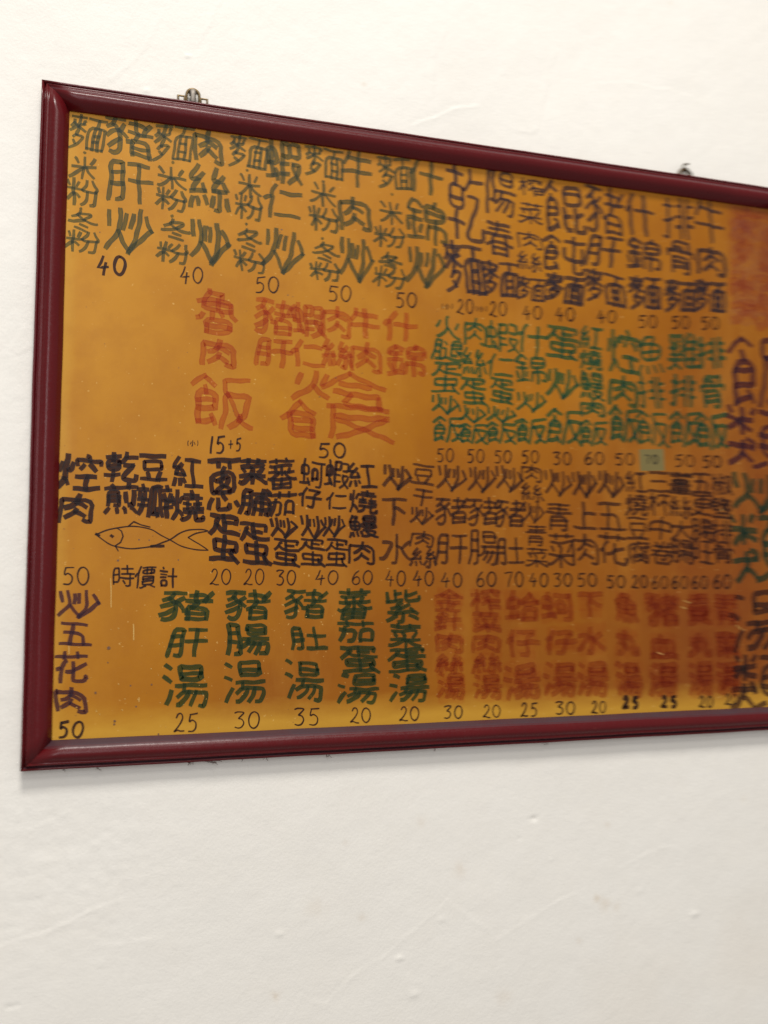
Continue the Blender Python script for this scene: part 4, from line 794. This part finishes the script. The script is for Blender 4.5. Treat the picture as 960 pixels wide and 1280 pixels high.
def sweep(path, ry, rw, mat, name, parent=None, seg=10, closed=False):
    """sweep an oval section (ry along the wall normal, rw across) along a path of (x, y, z)"""
    pts = [Vector(p_) for p_ in path]; verts, faces = [], []
    n = len(pts)
    for i, p_ in enumerate(pts):
        a = pts[(i - 1) % n] if (closed or i) else p_
        b = pts[(i + 1) % n] if (closed or i < n - 1) else p_
        d = (b - a).normalized()
        s1 = Vector((0, 1, 0)); s1 = (s1 - d * s1.dot(d)).normalized()
        s2 = d.cross(s1)
        for k in range(seg):
            t = 2 * math.pi * k / seg
            c, s = math.cos(t), math.sin(t)
            c = math.copysign(abs(c) ** 0.7, c); s = math.copysign(abs(s) ** 0.7, s)
            verts.append(tuple(p_ + s1 * ry * c + s2 * rw * s))
    for i in range(n if closed else n - 1):
        for k in range(seg):
            a, b = i * seg + k, i * seg + (k + 1) % seg
            c, d = ((i + 1) % n) * seg + (k + 1) % seg, ((i + 1) % n) * seg + k
            faces.append((a, d, c, b))
    if not closed:
        faces.append(tuple(range(seg))); faces.append(tuple(range((n - 1) * seg, n * seg))[::-1])
    o = link(name, verts, faces, mat, parent)
    bm = bmesh.new(); bm.from_mesh(o.data); bmesh.ops.recalc_face_normals(bm, faces=bm.faces); bm.to_mesh(o.data); bm.free()
    for p_ in o.data.polygons: p_.use_smooth = len(p_.vertices) == 4
    return o
def tube(path, rad, mat, name, parent=None, seg=10, closed=False):
    return sweep(path, rad, rad, mat, name, parent, seg, closed)

hx = 0.198
# arch strap that goes over the hook, with a small slotted ear each side
arch = [(hx - 0.0085, -0.0065, -0.006)] + [(hx + 0.0088 * math.cos(t), -0.0065, 0.0125 + 0.0088 * math.sin(t)) for t in [math.pi * (1 - k / 12) for k in range(13)]] + [(hx + 0.0085, -0.0065, -0.006)]
hl = sweep(arch, 0.0036, 0.0019, BRASS, 'hanging_strap', board, 12)
hl['label'] = 'arched brass hanging strap above the left part of the top rail'
for s in (-1, 1):
    ex = hx + s * 0.0155
    tube([(ex - 0.0045, -0.0045, -0.004), (ex - 0.0045, -0.0045, 0.0112), (ex + 0.0045, -0.0045, 0.0112), (ex + 0.0045, -0.0045, -0.004)][::1], 0.0017, BRASS, 'strap_ear', hl, 8)
# wall hooks, nailed in: they stay on the wall
def wall_hook(name, x, label, mat, wire):
    t = bpy.data.objects.new(name, None); COL.objects.link(t); t.location = (x, 0, 0.0035)
    t['label'] = label; t['category'] = 'wall hook'
    if not wire:
        v = []
        path = [(0.0045, -0.0008, 0.012), (0.0058, -0.0022, 0.0165), (0.0050, -0.0060, 0.0186), (0.0042, -0.0098, 0.0165), (0.0036, -0.0108, 0.010), (0.0034, -0.0106, -0.0), (0.0034, -0.0103, -0.002)]
        fs = []
        for hw, y, z in path:
            for dx in (-1, -0.5, 0, 0.5, 1):
                v.append((dx * hw, y + 0.0012 * dx * dx, z))
        for i in range(len(path) - 1):
            for k in range(4):
                a = i * 5 + k; fs.append((a, a + 1, a + 6, a + 5))
        o = link('hook_tongue', v, fs, mat, t, smooth=True)
        md = o.modifiers.new('thickness', 'SOLIDIFY'); md.thickness = 0.0010
        nail = tube([(0.0, 0.004, 0.0150), (0.0, -0.0030, 0.0158)], 0.0013, DARKBRASS, 'nail', t, 10)
    else:
        cur = [(0.0005, 0.006, 0.0100), (0.0, -0.004, 0.0105), (-0.0022, -0.0065, 0.0115), (-0.0040, -0.0075, 0.0135), (-0.0030, -0.0080, 0.0165), (0.0005, -0.0082, 0.0185), (0.0050, -0.0080, 0.0190)]
        tube(cur, 0.0017, mat, 'hook_wire', t, 8)
        tube([(0.0085, 0.004, 0.0105), (0.0065, -0.003, 0.0130), (0.0040, -0.0060, 0.0120), (0.001, -0.006, 0.0095)], 0.0014, mat, 'hook_wire', t, 8)
    return t
wall_hook('wall_hook', hx, 'dull steel wall hook inside the arched brass strap above the frame', STEEL, False)
rx, rz = 0.997, 0.0038
ring = [(rx - 0.0115, -0.0055, -0.007), (rx - 0.0112, -0.0055, -0.001), (rx - 0.0098, -0.0055, 0.0040), (rx - 0.0070, -0.0055, 0.0078), (rx - 0.0030, -0.0055, 0.0100), (rx + 0.0020, -0.0055, 0.0096),
        (rx + 0.0065, -0.0055, 0.0068), (rx + 0.0105, -0.0055, 0.0030), (rx + 0.0120, -0.0055, -0.002), (rx + 0.0122, -0.0055, -0.007)]
rg = tube([(p_[0], p_[1], p_[2] + rz) for p_ in ring], 0.0027, DARKBRASS, 'hanging_ring', board, 10)
rg['label'] = 'tarnished brass hanging ring above the right part of the top rail'
wall_hook('wall_hook', rx, 'bent wire wall hook through the tarnished ring at right above the frame', DARKBRASS, True)

# greasy fluff under the bottom rail
fl = flat_mat('fluff', (0.10, 0.06, 0.05), 0.9)
V_, F_ = [], []
def hair(pts, rad):
    b0 = len(V_)
    for p_ in pts:
        for k in range(3):
            t = 2 * math.pi * k / 3
            V_.append((p_[0] + rad * math.cos(t), p_[1], p_[2] + rad * math.sin(t)))
    for i in range(len(pts) - 1):
        for k in range(3):
            a, b = b0 + 3 * i + k, b0 + 3 * i + (k + 1) % 3
            F_.append((a, b, b + 3, a + 3))
clumps = [(0.231, 0.016, 9), (0.206, 0.010, 6), (0.391, 0.006, 4), (0.305, 0.004, 2), (0.275, 0.003, 2), (0.09, 0.003, 3), (0.052, 0.003, 2), (0.545, 0.004, 2), (0.72, 0.006, 4)]
for cx, span, n in clumps:
    for _ in range(n):
        x = cx + rng.uniform(-span, span) * 0.6; z = -BH - 0.0003
        pts = [(x, -0.012, z + 0.001)]
        dx = rng.uniform(-1, 1) * span * 0.25
        for k in range(4):
            x += dx + rng.uniform(-0.0008, 0.0008); z += rng.uniform(-0.0017, 0.0006)
            pts.append((x, -0.012 + rng.uniform(-0.001, 0.001), z))
        hair(pts, rng.uniform(0.00025, 0.0005))
o = link('dust_fluff', V_, F_, fl, board); o['kind'] = 'stuff'
